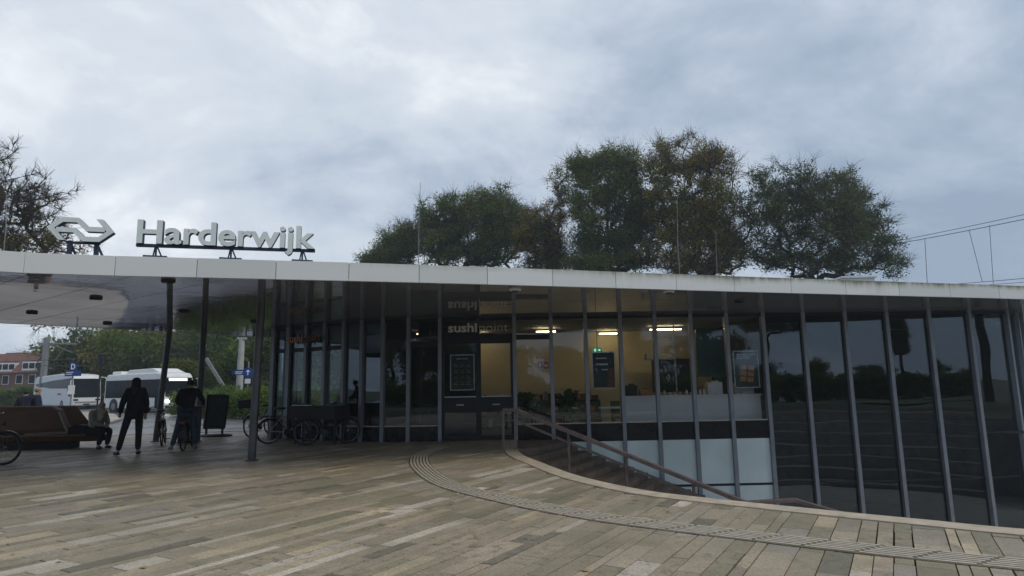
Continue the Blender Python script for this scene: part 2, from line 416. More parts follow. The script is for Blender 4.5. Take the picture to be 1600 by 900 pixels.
# ------------------------------------------------------------------ mesh helpers
class MB:
    """collects vertices and faces of one part"""
    def __init__(s):
        s.v, s.f, s.mi = [], [], []
    def add(s, vs, fs, mi=0):
        o = len(s.v)
        s.v += [tuple(v) for v in vs]
        s.f += [tuple(i + o for i in f) for f in fs]
        s.mi += [mi] * len(fs)
        return s
    def box(s, c, d, rz=0.0, mi=0, mat=None):
        x, y, z = d[0] / 2, d[1] / 2, d[2] / 2
        vs = [Vector((a, b, e)) for e in (-z, z) for a, b in ((-x, -y), (x, -y), (x, y), (-x, y))]
        m = mat or Matrix.Rotation(rz, 3, 'Z')
        c = Vector(c)
        return s.add([m @ v + c for v in vs], [(3, 2, 1, 0), (4, 5, 6, 7), (0, 1, 5, 4), (1, 2, 6, 5), (2, 3, 7, 6), (3, 0, 4, 7)], mi)
    def bar(s, a, b, w, h, mi=0):
        """rectangular bar from a to b, w sideways and h upwards"""
        a, b = Vector(a), Vector(b)
        d = (b - a).normalized()
        side = d.cross(Vector((0, 0, 1)))
        side = side.normalized() if side.length > 1e-4 else Vector((1, 0, 0))
        u = side.cross(d)
        vs = [p + side * (sx * w / 2) + u * (sz * h / 2) for p in (a, b) for sx, sz in ((-1, -1), (1, -1), (1, 1), (-1, 1))]
        return s.add(vs, [(3, 2, 1, 0), (4, 5, 6, 7), (0, 1, 5, 4), (1, 2, 6, 5), (2, 3, 7, 6), (3, 0, 4, 7)], mi)
    def tube(s, pts, r, n=8, cap=True, mi=0):
        pts = [Vector(p) for p in pts]
        rs = r if isinstance(r, (list, tuple)) else [r] * len(pts)
        vs, fs = [], []
        ref = None
        for i, p in enumerate(pts):
            d = (pts[min(i + 1, len(pts) - 1)] - pts[max(i - 1, 0)])
            d = d.normalized() if d.length > 1e-9 else Vector((0, 0, 1))
            if ref is None:
                ref = d.orthogonal().normalized()
            a = (ref - d * ref.dot(d))
            a = a.normalized() if a.length > 1e-6 else d.orthogonal().normalized()
            ref = a
            b = d.cross(a)
            for k in range(n):
                t = 2 * math.pi * k / n
                vs.append(p + (a * math.cos(t) + b * math.sin(t)) * rs[i])
        for i in range(len(pts) - 1):
            for k in range(n):
                k2 = (k + 1) % n
                fs.append((i * n + k, i * n + k2, (i + 1) * n + k2, (i + 1) * n + k))
        if cap:
            fs.append(tuple(range(n))[::-1])
            fs.append(tuple((len(pts) - 1) * n + k for k in range(n)))
        return s.add(vs, fs, mi)
    def prism(s, poly, z0, z1, mi=0):
        n = len(poly)
        vs = [(p[0], p[1], z0) for p in poly] + [(p[0], p[1], z1) for p in poly]
        fs = [tuple(range(n))[::-1], tuple(range(n, 2 * n))] + [(i, (i + 1) % n, n + (i + 1) % n, n + i) for i in range(n)]
        return s.add(vs, fs, mi)
    def extrude(s, poly, vec, mi=0):
        """closed 3D polygon pushed along vec"""
        vec = Vector(vec)
        n = len(poly)
        vs = [Vector(p) for p in poly] + [Vector(p) + vec for p in poly]
        fs = [tuple(range(n))[::-1], tuple(range(n, 2 * n))] + [(i, (i + 1) % n, n + (i + 1) % n, n + i) for i in range(n)]
        return s.add(vs, fs, mi)
    def lathe(s, prof, c=(0, 0, 0), n=14, axis='Z', mi=0):
        vs, fs = [], []
        c = Vector(c)
        for r, h in prof:
            for k in range(n):
                t = 2 * math.pi * k / n
                a, b = r * math.cos(t), r * math.sin(t)
                v = {'Z': (a, b, h), 'X': (h, a, b), 'Y': (a, h, b)}[axis]
                vs.append(Vector(v) + c)
        for i in range(len(prof) - 1):
            for k in range(n):
                k2 = (k + 1) % n
                fs.append((i * n + k, i * n + k2, (i + 1) * n + k2, (i + 1) * n + k))
        fs.append(tuple(range(n))[::-1])
        fs.append(tuple((len(prof) - 1) * n + k for k in range(n)))
        return s.add(vs, fs, mi)
    def torus(s, c, R_, r, n=28, m=7, axis='X', mi=0):
        vs, fs = [], []
        c = Vector(c)
        for i in range(n):
            t = 2 * math.pi * i / n
            for j in range(m):
                q = 2 * math.pi * j / m
                a, h = R_ + r * math.cos(q), r * math.sin(q)
                p = (h, a * math.cos(t), a * math.sin(t)) if axis == 'X' else (a * math.cos(t), h, a * math.sin(t))
                vs.append(Vector(p) + c)
        for i in range(n):
            for j in range(m):
                i2, j2 = (i + 1) % n, (j + 1) % m
                fs.append((i * m + j, i2 * m + j, i2 * m + j2, i * m + j2))
        return s.add(vs, fs, mi)
    def ball(s, c, r, n=10, mi=0):
        r = r if isinstance(r, (tuple, list)) else (r, r, r)
        vs, fs = [], []
        m = max(4, n // 2 + 1)
        for i in range(1, m):
            th = math.pi * i / m
            for k in range(n):
                t = 2 * math.pi * k / n
                vs.append((c[0] + r[0] * math.sin(th) * math.cos(t), c[1] + r[1] * math.sin(th) * math.sin(t), c[2] + r[2] * math.cos(th)))
        for i in range(m - 2):
            for k in range(n):
                k2 = (k + 1) % n
                fs.append((i * n + k, (i + 1) * n + k, (i + 1) * n + k2, i * n + k2))
        top, bot = len(vs), len(vs) + 1
        vs += [(c[0], c[1], c[2] + r[2]), (c[0], c[1], c[2] - r[2])]
        for k in range(n):
            k2 = (k + 1) % n
            fs.append((top, k, k2))
            fs.append((bot, (m - 2) * n + k2, (m - 2) * n + k))
        return s.add(vs, fs, mi)
    def mesh(s, name, mats, off=(0, 0, 0), smooth=False):
        me = bpy.data.meshes.new(name)
        off = Vector(off)
        me.from_pydata([Vector(v) - off for v in s.v], [], s.f)
        for m in (mats if isinstance(mats, (list, tuple)) else [mats]):
            me.materials.append(m)
        if any(s.mi):
            me.polygons.foreach_set('material_index', s.mi)
        bm = bmesh.new()
        bm.from_mesh(me)
        bmesh.ops.recalc_face_normals(bm, faces=bm.faces)
        bm.to_mesh(me)
        bm.free()
        if smooth:
            me.polygons.foreach_set('use_smooth', [True] * len(me.polygons))
            try:
                me.set_sharp_from_angle(angle=R(40))
            except Exception:
                pass
        me.update()
        return me
    def build(s, name, mats, parent=None, world=True, smooth=False, bevel=0.0, label=None):
        """one object; vertices given in world space are moved into the parent's space"""
        off = root_loc(parent) if (parent is not None and world) else Vector((0, 0, 0))
        o = bpy.data.objects.new(name, s.mesh(name, mats, off, smooth))
        COL.objects.link(o)
        if parent is not None:
            o.parent = parent
        if bevel:
            b = o.modifiers.new('bevel', 'BEVEL')
            b.width, b.segments, b.limit_method = bevel, 2, 'ANGLE'
        if label:
            o['label'] = label
        return o

def root_loc(o):
    v = Vector((0, 0, 0))
    while o is not None:
        v += Vector(o.location)
        o = o.parent
    return v
def tag(o, label=None, cat=None, group=None, kind=None):
    if label: o['label'] = label
    if cat: o['category'] = cat
    if group: o['group'] = group
    if kind: o['kind'] = kind
    return o
def thing(name, label, cat, loc=(0, 0, 0), rz=0.0, group=None):
    o = bpy.data.objects.new(name, None)
    o.empty_display_size = 0.2
    COL.objects.link(o)
    o.location = loc
    o.rotation_euler = (0, 0, rz)
    return tag(o, label, cat, group)
def solo(mb, name, mats, loc, label, cat, group=None, kind=None, smooth=False, bevel=0.0):
    """a thing that is one mesh, origin at loc"""
    o = bpy.data.objects.new(name, mb.mesh(name, mats, loc, smooth))
    COL.objects.link(o)
    o.location = loc
    if bevel:
        b = o.modifiers.new('bevel', 'BEVEL')
        b.width, b.segments, b.limit_method = bevel, 2, 'ANGLE'
    return tag(o, label, cat, group, kind)
def copy_tree(o, parent=None):
    c = o.copy()
    COL.objects.link(c)
    c.parent = parent
    for ch in list(o.children):
        copy_tree(ch, c)
    return c
def clip_poly(poly, n, d):
    """keep the side of a 2D polygon where n.p >= d"""
    out = []
    for i in range(len(poly)):
        a, b = poly[i], poly[(i + 1) % len(poly)]
        da, db = n[0] * a[0] + n[1] * a[1] - d, n[0] * b[0] + n[1] * b[1] - d
        if da >= 0:
            out.append(a)
        if (da >= 0) != (db >= 0):
            t = da / (da - db)
            out.append((a[0] + (b[0] - a[0]) * t, a[1] + (b[1] - a[1]) * t))
    return out
def area2(p):
    return 0.5 * sum(p[i][0] * p[(i + 1) % len(p)][1] - p[(i + 1) % len(p)][0] * p[i][1] for i in range(len(p)))
def smooth_line(pts, per=8):
    """Catmull-Rom through 2D points"""
    P = [Vector((*p, 0)) for p in pts]
    P = [P[0] * 2 - P[1]] + P + [P[-1] * 2 - P[-2]]
    out = []
    for i in range(1, len(P) - 2):
        a, b, c, d = P[i - 1], P[i], P[i + 1], P[i + 2]
        for k in range(per):
            t = k / per
            q = 0.5 * ((2 * b) + (c - a) * t + (2 * a - 5 * b + 4 * c - d) * t * t + (3 * b - a - 3 * c + d) * t ** 3)
            out.append((q.x, q.y))
    out.append((P[-2].x, P[-2].y))
    return out
def resample(line, step):
    out, acc = [line[0]], 0.0
    for a, b in zip(line, line[1:]):
        a, b = Vector(a), Vector(b)
        Ls = (b - a).length
        while acc + Ls >= step:
            t = (step - acc) / Ls
            a = a + (b - a) * t
            out.append((a.x, a.y))
            Ls = (b - a).length
            acc = 0.0
        acc += Ls
    return out
def offset_line(line, d):
    """left side positive"""
    out = []
    for i in range(len(line)):
        a, b = Vector(line[max(i - 1, 0)]), Vector(line[min(i + 1, len(line) - 1)])
        t = (b - a).normalized()
        out.append((line[i][0] - t.y * d, line[i][1] + t.x * d))
    return out

# leaves
def np_mesh(name, verts, faces4, mat_, tint=None):
    """mesh of quads from arrays"""
    me = bpy.data.meshes.new(name)
    nf = len(faces4)
    me.vertices.add(len(verts))
    me.vertices.foreach_set('co', np.asarray(verts, np.float32).ravel())
    me.loops.add(nf * 4)
    me.loops.foreach_set('vertex_index', np.asarray(faces4, np.int32).ravel())
    me.polygons.add(nf)
    me.polygons.foreach_set('loop_start', np.arange(0, nf * 4, 4, dtype=np.int32))
    me.polygons.foreach_set('loop_total', np.full(nf, 4, np.int32))
    me.materials.append(mat_)
    if tint is not None:
        at_ = me.attributes.new('tint', 'FLOAT', 'FACE')
        at_.data.foreach_set('value', np.asarray(tint, np.float32))
    me.update()
    me.validate()
    return me

def leaf_cards(rs, centres, spread, per, size, tint_c, tint_j=0.16):
    """leaf quads in gaussian clumps round the centres"""
    per = np.broadcast_to(np.asarray(per, int), (len(centres),))
    n = int(per.sum())
    c = np.repeat(centres, per, 0) + np.clip(rs.normal(0, 1, (n, 3)), -1.8, 1.8) * np.repeat(spread, per)[:, None] * np.array([1, 1, 0.7])
    a = rs.normal(0, 1, (n, 3))
    a[:, 2] *= 0.6
    a /= np.linalg.norm(a, axis=1)[:, None]
    b = np.cross(a, rs.normal(0, 1, (n, 3)))
    b /= np.linalg.norm(b, axis=1)[:, None]
    s = size * rs.uniform(0.55, 1.25, n)[:, None]
    v = np.stack([c - a * s * 0.62, c + b * s * 0.34, c + a * s * 0.62, c - b * s * 0.34], 1).reshape(-1, 3)
    f = np.arange(n * 4).reshape(-1, 4)
    t = np.repeat(tint_c, per) + rs.normal(0, tint_j, n)
    return v, f, np.clip(t, 0, 1)

# ------------------------------------------------------------------ the plan
ZS = 3.36                                        # underside of the roof
FAC = [(-7.42, 19.95), (-6.84, 19.62), (-6.18, 19.24), (-5.50, 18.83), (-4.84, 18.43), (-4.25, 18.12), (-3.62, 17.90), (-2.90, 17.82), (-2.03, 17.82), (-0.97, 17.82),
       (0.04, 17.82), (1.06, 17.82), (2.02, 17.82), (2.99, 17.84), (3.96, 17.87), (4.97, 17.90), (5.98, 17.93), (7.02, 17.96), (8.16, 18.0), (9.37, 18.06),
       (10.58, 18.12), (11.82, 18.18), (13.02, 18.26), (14.40, 18.66), (15.15, 19.25), (16.2, 20.4), (17.2, 22.0)]
COPE = smooth_line([(0.00, 17.75), (0.0, 16.4), (0.02, 15.2), (0.14, 13.85), (0.43, 12.62), (0.97, 10.60), (1.69, 9.13), (2.40, 8.36), (3.50, 7.43), (4.22, 6.87), (4.82, 6.40), (6.6, 5.3), (9.0, 4.6), (12.0, 4.6), (15.5, 5.6), (19.0, 8.0), (21.0, 11.0)], 8)
CLx = np.array(COPE)

def past_cope(p):
    """signed distance to the coping's plaza edge: positive over the sunken court"""
    q = CLx - np.array(p)
    i = int(np.argmin((q * q).sum(1)))
    a, b = CLx[max(i - 1, 0)], CLx[min(i + 1, len(CLx) - 1)]
    t = (b - a) / np.linalg.norm(b - a)
    n = np.array((-t[1], t[0]))
    return float(np.dot(np.array(p) - CLx[i], n)), CLx[i], n

# ------------------------------------------------------------------ ground
def structure(mb, name, mats, loc=(0, 0, 0), smooth=False):
    return solo(mb, name, mats, loc, None, None, kind='structure', smooth=smooth)

# terrain: one big sheet with a hole where the sunken court lies
court_poly = COPE + [(21.0, 30.0), (0.0, 30.0)]
def far_ring(poly, far):
    """sheet between a polygon hole and a large square"""
    bm = bmesh.new()
    vs = [bm.verts.new((x, y, 0)) for x, y in far]
    hs = [bm.verts.new((x, y, 0)) for x, y in poly]
    es = [bm.edges.new((vs[i], vs[(i + 1) % len(vs)])) for i in range(len(vs))] + [bm.edges.new((hs[i], hs[(i + 1) % len(hs)])) for i in range(len(hs))]
    bmesh.ops.triangle_fill(bm, use_beauty=True, edges=es)
    me = bpy.data.meshes.new('ground')
    for f in bm.faces:
        if f.normal.z < 0:
            f.normal_flip()
    bm.to_mesh(me)
    bm.free()
    return me
gme = far_ring(court_poly, [(-1500, -1500), (1500, -1500), (1500, 1500), (-1500, 1500)])
gme.materials.append(M['earth'])
ground = bpy.data.objects.new('ground', gme)
COL.objects.link(ground)
ground.location = (0, 0, -0.13)
ground['kind'] = 'structure'

# road and bus station asphalt beyond the plaza
ROAD_EDGE = [(-45, 12.5), (-30, 17.5), (-18, 21.6), (-10.4, 23.7), (-4, 25.0)]
mb = MB()
mb.add([(-4, 25.0, 0), (-4, 38, 0), (-12, 33.0, 0), (-20, 44, 0), (-30, 70, 0), (-75, 74, 0), (-80, 10, 0)] + [(x, y, 0) for x, y in ROAD_EDGE], [tuple(range(12))[::-1]])
road = structure(mb, 'road', M['asphalt'], (0, 0, 0))
road.location.z = -0.10
# pale traffic island with kerb
isl = [(-26.5, 26.8), (-21.5, 31.2), (-20.4, 33.0), (-22.3, 37.1), (-28.0, 45.7), (-34.0, 53.0), (-44.0, 53.0), (-40.0, 36.0)]
mb = MB().prism(isl, -0.11, 0.0)
structure(mb, 'traffic_island_kerb', M['kerb'])
cx, cy = sum(p[0] for p in isl) / 8, sum(p[1] for p in isl) / 8
structure(MB().prism([(cx + (p[0] - cx) * 0.975, cy + (p[1] - cy) * 0.975) for p in isl], -0.09, 0.012), 'traffic_island', M['island'])
# lawn strip behind the photographer, mirrored in the glass
structure(MB().add([(-60, -12, -0.06), (70, -12, -0.06), (70, -4.5, -0.06), (-60, -4.5, -0.06)], [(0, 1, 2, 3)]), 'lawn', M['grass'])
structure(MB().add([(-60, -24, -0.055), (80, -24, -0.055), (80, -12, -0.055), (-60, -12, -0.055)], [(0, 1, 2, 3)]), 'street', M['asphalt'])

# sunken court
structure(MB().add([(x, y, -2.95) for x, y in court_poly], [tuple(range(len(court_poly)))]), 'court_floor', M['concrete'])
mb = MB()
for a, b in zip(COPE, COPE[1:]):
    mb.add([(*a, -0.09), (*b, -0.09), (*b, -2.96), (*a, -2.96)], [(0, 1, 2, 3)])
for a, b in (((21.0, 11.0), (21.0, 30.0)), ((21.0, 30.0), (0.0, 30.0))):
    mb.add([(*a, -0.09), (*b, -0.09), (*b, -2.96), (*a, -2.96)], [(0, 1, 2, 3)])
structure(mb, 'retaining_wall', M['concrete'])

# coping stones
plaza = bpy.data.objects.new('plaza', MB().add([(x, y, -0.055) for x, y in ROAD_EDGE] + [(-4, 25.0, -0.055), (-4, 20, -0.055), (0, 17.75, -0.055)] + [(x, y, -0.055) for x, y in COPE[:-1]] + [(24, 8, -0.055), (24, -4.5, -0.055), (-45, -4.5, -0.055)],
         [tuple(range(len(ROAD_EDGE) + 3 + len(COPE) - 1 + 3))[::-1]]).mesh('plaza', M['joint']))
COL.objects.link(plaza)
plaza['kind'] = 'structure'
cope_rs = resample(COPE, 1.45)
fine = resample(COPE, 0.09)
def nearest_i(line, p):
    return min(range(len(line)), key=lambda i: (line[i][0] - p[0]) ** 2 + (line[i][1] - p[1]) ** 2)
CW = 0.27
for k in range(len(cope_rs) - 1):
    i0, i1 = nearest_i(fine, cope_rs[k]), nearest_i(fine, cope_rs[k + 1])
    seg = fine[i0:i1 + 1]
    if len(seg) < 3:
        continue
    inn = offset_line(fine, -CW)[i0:i1 + 1]
    seg = [tuple(Vector(seg[0]).lerp(Vector(seg[1]), 0.06))] + seg[1:-1] + [tuple(Vector(seg[-1]).lerp(Vector(seg[-2]), 0.06))]
    out_ = offset_line(fine, 0.03)[i0:i1 + 1]
    poly = out_ + inn[::-1]
    MB().prism(poly, -0.11, 0.012 + random.uniform(0, 0.003)).build('coping_stone', M['coping'], plaza)
kw = MB()
for a, b in zip(ROAD_EDGE, ROAD_EDGE[1:]):
    kw.bar((*a, -0.06), (*b, -0.06), 0.18, 0.14)
kw.build('kerb', M['kerb'], plaza)

# paving slabs: rows of granite planks
UX, UY = 0.508, 0.861
VX, VY = 0.861, -0.508
TONES = [((0.410, 0.330, 0.232), 34), ((0.340, 0.277, 0.186), 24), ((0.368, 0.300, 0.222), 16), ((0.300, 0.257, 0.165), 13), ((0.470, 0.360, 0.255), 3),
         ((0.600, 0.515, 0.410), 6), ((0.520, 0.415, 0.275), 5), ((0.220, 0.188, 0.140), 6), ((0.360, 0.312, 0.255), 6)]
TP = [t for t, w in TONES for _ in range(w)]
def plaza_ok(x, y):
    if y < -0.6 or y > 25 or x < -24 or x > 13:
        return False
    if abs(x) > 1.02 * max(y, 0) + 4.2:
        return False
    # road edge
    for (ax, ay), (bx, by) in zip(ROAD_EDGE, ROAD_EDGE[1:]):
        if ax <= x <= bx and y > ay + (by - ay) * (x - ax) / (bx - ax) - 0.05:
            return False
    if x > -7.3:
        for (ax, ay), (bx, by) in zip(FAC, FAC[1:]):
            if ax <= x <= bx and y > ay + (by - ay) * (x - ax) / (bx - ax) + 0.25:
                return False
    return True
INNER = np.array(offset_line(COPE, -CW))
def inner_dist(p):
    q = INNER - np.array(p)
    i = int(np.argmin((q * q).sum(1)))
    a, b = INNER[max(i - 1, 0)], INNER[min(i + 1, len(INNER) - 1)]
    t = (b - a) / np.linalg.norm(b - a)
    n = (-t[1], t[0])
    return (p[0] - INNER[i][0]) * n[0] + (p[1] - INNER[i][1]) * n[1], INNER[i], n
rng = random.Random(11)
slabs = []
v = -26.0
while v < 16.0:
    w = rng.choice([0.09, 0.11, 0.12, 0.14, 0.15, 0.18, 0.2, 0.22, 0.27])
    u = -14.0 + rng.uniform(0, 1)
    run_tone = None
    while u < 36.0:
        ln = rng.choice([0.35, 0.5, 0.6, 0.75, 0.9, 1.1, 1.3])
        if w > 0.2:
            ln *= 0.8
        g_ = rng.choice([0.003, 0.004, 0.005, 0.008])
        pts = [(u + g_, v + g_), (u + ln - g_, v + g_), (u + ln - g_, v + w - g_), (u + g_, v + w - g_)]
        poly = [(a * UX + b * VX, a * UY + b * VY) for a, b in pts]
        mx_, my_ = sum(p[0] for p in poly) / 4, sum(p[1] for p in poly) / 4
        tone = rng.choice(TP) if (run_tone is None or rng.random() < 0.75) else run_tone
        run_tone = tone if tone in (TONES[4][0], TONES[5][0], TONES[6][0]) else None
        u += ln
        if not plaza_ok(mx_, my_):
            continue
        ds = [inner_dist(p) for p in poly]
        if min(d[0] for d in ds) > -0.002 and math.hypot(mx_ - ds[0][1][0], my_ - ds[0][1][1]) < 3.5:
            continue
        if math.hypot(mx_, my_) < 60 and past_cope((mx_, my_))[0] > 0.6:
            continue
        if max(d[0] for d in ds) > -0.01:
            for d, q, n in ds + [inner_dist((mx_, my_))]:
                if len(poly) >= 3:
                    poly = clip_poly(poly, (-n[0], -n[1]), -(n[0] * q[0] + n[1] * q[1]) + 0.008)
            if len(poly) < 3 or abs(area2(poly)) < 0.006:
                continue
        if area2(poly) < 0:
            poly = poly[::-1]
        k = rng.uniform(0.86, 1.14)
        slabs.append((poly, tuple(c * k for c in tone), rng.uniform(-0.0025, 0.0025), mx_, my_))
    v += w
def shows(sl):
    poly, _, _, x, y = sl
    if y < 3.9 or abs(x) > 0.84 * y:
        return 0.0
    return abs(area2(poly)) * EYE / (x * x + y * y) ** 1.5
slabs.sort(key=shows, reverse=True)
def slab_mesh(mb, poly, dz):
    n = len(poly)
    cx_, cy_ = sum(p[0] for p in poly) / n, sum(p[1] for p in poly) / n
    ins = []
    for p in poly:
        d = Vector((cx_ - p[0], cy_ - p[1]))
        d = d.normalized() * min(0.006, d.length * 0.2)
        ins.append((p[0] + d.x, p[1] + d.y))
    vs = [(p[0], p[1], -0.05) for p in poly] + [(p[0], p[1], dz - 0.004) for p in poly] + [(p[0], p[1], dz) for p in ins]
    fs = [tuple(range(2 * n, 3 * n))]
    for i in range(n):
        j = (i + 1) % n
        fs += [(i, j, n + j, n + i), (n + i, n + j, 2 * n + j, 2 * n + i)]
    mb.add(vs, fs)
    return len(fs)
for poly, tone, dz, x, y in slabs[:300]:
    m_ = MB()
    slab_mesh(m_, poly, dz)
    o = m_.build('paving_slab', M['slab'], plaza)
    o.color = (*tone, 1)
far = MB()
cols = []
for poly, tone, dz, x, y in slabs[300:]:
    cols += [tone] * slab_mesh(far, poly, dz)
fo = far.build('paving_slabs', M['slabs'], plaza)
fo['kind'] = 'stuff'
ca = fo.data.color_attributes.new('tone', 'FLOAT_COLOR', 'CORNER')
buf = np.zeros((len(fo.data.loops), 4), np.float32)
buf[:, 3] = 1
for p_, c_ in zip(fo.data.polygons, cols):
    for li in p_.loop_indices:
        buf[li, :3] = c_
ca.data.foreach_set('color', buf.ravel())

# tactile guide strip of ribbed plates
TACT = smooth_line([(-1.35, 17.2), (-1.78, 15.85), (-2.02, 14.5), (-1.96, 13.43), (-1.66, 11.9), (-1.02, 9.97), (-0.05, 8.47), (0.68, 7.60), (1.30, 7.03), (2.34, 6.27), (3.20, 5.70), (3.93, 5.27), (5.2, 4.6), (6.8, 3.9)], 12)
TACT = TACT[10:]
plates = resample(TACT, 0.42)
tf = resample(TACT, 0.035)
tact = thing('tactile_guide_strip', 'ribbed pale tactile guide strip curving across the plaza towards the shop doors', 'guide strip', (*TACT[0], 0))
PT = [(0.17, 0.14, 0.10), (0.19, 0.14, 0.10), (0.14, 0.118, 0.085), (0.20, 0.175, 0.14)]
TW = 0.20
for k in range(len(plates) - 1):
    i0, i1 = nearest_i(tf, plates[k]), nearest_i(tf, plates[k + 1])
    if i1 - i0 < 3:
        continue
    a_, b_ = offset_line(tf, TW)[i0:i1 + 1], offset_line(tf, -TW)[i0:i1 + 1]
    sh = int(round(0.10 / 0.035)) if k > 5 else 0
    lo, hi = offset_line(tf, TW), offset_line(tf, -TW)
    def edge(off, s0, s1):
        ln_ = offset_line(tf, off)
        sk = off / TW * sh                      # joints run askew
        j0, j1 = int(max(0, min(len(tf) - 1, s0 + sk))), int(max(1, min(len(tf) - 1, s1 + sk)))
        return ln_[j0:j1 + 1]
    e0, e1 = edge(TW, i0, i1), edge(-TW, i0, i1)
    if len(e0) < 2 or len(e1) < 2:
        continue
    pl = MB().prism((e0 + e1[::-1])[::-1], -0.02, 0.0075).build('tactile_plate', M['slab'], tact)
    pl.color = (*[c * random.uniform(0.75, 1.0) for c in random.choice(PT)], 1)
    rb = MB()
    for r_ in range(6):
        off = (-0.158 + r_ * 0.0632)
        ln_ = edge(off, i0, i1)[1:]
        if len(ln_) < 3:
            continue
        for c0, c1 in zip(ln_[::3], ln_[3::3] if len(ln_) > 3 else []):
            pass
        pts = ln_[::3]
        if pts[-1] != ln_[-1]:
            pts.append(ln_[-1])
        l_, r2 = offset_line(pts, 0.0175), offset_line(pts, -0.0175)
        rb.prism((l_ + r2[::-1])[::-1], 0.005, 0.014)
    ro = rb.build('ribs', M['rib'], pl)

# staircase going down along the glass
stair = thing('staircase', 'dark stone stairs going down between the curved plaza edge and the glass front', 'staircase', (0.9, 16.0, 0))
sd = Vector((0.905, -0.425, 0)).normalized()
se = Vector((0.425, 0.905, 0)).normalized()
s0 = Vector((0.98, 16.9, 0))
for k in range(1, 19):
    c = s0 + sd * (0.335 * (k - 0.5))
    L_ = 7.5
    mb = MB()
    mid = c - se * 2.6
    far_end = c + se * ((17.70 - c.y) / se.y)
    near_end = c - se * 4.4
    zt = -0.15 * k
    mb.extrude([near_end - sd * 0.167 + Vector((0, 0, zt - 0.16)), near_end + sd * 0.172 + Vector((0, 0, zt - 0.16)), near_end + sd * 0.172 + Vector((0, 0, zt)), near_end - sd * 0.167 + Vector((0, 0, zt))], far_end - near_end)
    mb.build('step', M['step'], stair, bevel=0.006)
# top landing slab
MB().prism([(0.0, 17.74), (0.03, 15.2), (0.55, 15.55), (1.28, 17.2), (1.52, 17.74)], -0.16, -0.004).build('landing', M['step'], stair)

# handrail
rail = thing('handrail', 'brown painted steel handrail with two bars running down the stairs', 'handrail', (0.02, 15.05, 0))
A0, A1, A2, A3 = Vector((-0.26, 15.12, 0.91)), Vector((0.03, 15.05, 0.90)), Vector((4.49, 13.0, -0.89)), Vector((5.44, 13.0, -0.85))
A4 = Vector((6.35, 12.45, -1.10))
MB().bar(A0, A1, 0.13, 0.07).bar(A1, A2, 0.13, 0.08).bar(A2, A3, 0.13, 0.07).bar(A3, A4, 0.13, 0.07).build('top_rail', M['rail'], rail, bevel=0.006)
dz = Vector((0, 0, -0.24))
for q in (0.0,):
    e = Vector((0, 0, -q))
    MB().bar(A1 + dz + e, A2 + dz + e, 0.05, 0.045).build('lower_rail', M['rail'], rail)
MB().bar(A0 + dz, A1 + dz, 0.03, 0.03).bar(A2 + dz, A3 + dz, 0.03, 0.03).bar(A3 + dz, A4 + dz, 0.03, 0.03).build('lower_rail', M['rail'], rail)
for p, zb in ((A0, 0.0), (A1, 0.0)):
    MB().box((p.x, p.y, p.z / 2 - 0.015), (0.05, 0.07, p.z - 0.01)).build('post', M['rail'], rail)
for t in (0.26, 0.52, 0.80):
    p = A1.lerp(A2, t)
    MB().box((p.x, p.y, p.z - 0.50), (0.05, 0.06, 0.98)).build('post', M['rail'], rail)
for p in (A2.lerp(A3, 0.45), A3.lerp(A4, 0.9)):
    MB().box((p.x, p.y, p.z - 0.50), (0.05, 0.06, 0.98)).build('post', M['rail'], rail)

# terraced seats of the court, seen mirrored in the dark glass
ter = thing('terrace_seats', 'concrete terrace steps under the plaza edge facing the dark glass', 'terrace', (7, 6, -2.9))
tl = [p for p in COPE if p[0] > 3.2]
for k in range(6):
    o1 = offset_line(tl, 0.55 * k + 0.02)
    o2 = offset_line(tl, 0.55 * (k + 1) + 0.02)
    z1 = -0.46 * (k + 1)
    mb = MB()
    for i in range(len(tl) - 1):
        mb.add([(*o1[i], z1), (*o1[i + 1], z1), (*o2[i + 1], z1), (*o2[i], z1)], [(0, 1, 2, 3)])
        mb.add([(*o2[i], z1), (*o2[i + 1], z1), (*o2[i + 1], z1 - 0.47), (*o2[i], z1 - 0.47)], [(0, 1, 2, 3)])
    mb.build('terrace_step', M['concrete'], ter)

# ------------------------------------------------------------------ station building
bld = thing('station_building', 'low flat-roofed station building with curved dark glass front and wide white-edged roof', 'building', (3.0, 18.0, 0))
FAS = [(-20.5, 0.2), (-16.6, 3.2), (-12.6, 6.55), (-10.4, 8.25), (-9.05, 9.17), (-7.74, 9.98), (-6.53, 10.26 + 0.10), (-5.33, 10.66), (-4.11, 10.98), (-2.92, 11.29), (-1.71, 11.62), (-0.47, 11.97), (0.79, 12.34), (2.08, 12.73),
       (3.40, 13.14), (4.74, 13.54), (6.13, 13.95), (7.54, 14.35), (8.98, 14.75), (10.44, 15.16), (11.93, 15.58), (13.4, 16.05), (14.9, 16.65), (16.6, 17.6), (18.2, 19.2), (19.3, 21.6), (19.6, 25.0)]
BACK = [(-9.0, 23.4), (-9.6, 22.35), (-10.30, 21.30), (-11.25, 20.15), (-12.25, 18.80), (-13.25, 17.60), (-14.4, 16.35), (-16.2, 14.4), (-19.0, 11.2), (-22.5, 7.0)]
roof_poly = FAS + [(19.6, 30.5), (-4.0, 30.5), (-7.0, 27.6)] + BACK
roof = MB().prism([(p[0], p[1]) for p in roof_poly], ZS + 0.045, 3.67).build('roof', M['roof'], bld)
# fascia panels along the front and the far edge
for edge_ in (FAS, BACK):
    for a, b in zip(edge_, edge_[1:]):
        a, b = Vector(a), Vector(b)
        t = (b - a).normalized()
        o = Vector((t.y, -t.x)) * 0.03
        n_in = Vector((-t.y, t.x)) * 0.02
        a2, b2 = a + t * 0.005, b - t * 0.005
        MB().prism([tuple(a2 + o), tuple(b2 + o), tuple(b2 + n_in), tuple(a2 + n_in)], ZS - 0.005, 3.685 + random.uniform(0, 0.004)).build('fascia_panel', M['fascia'], roof, bevel=0.004)
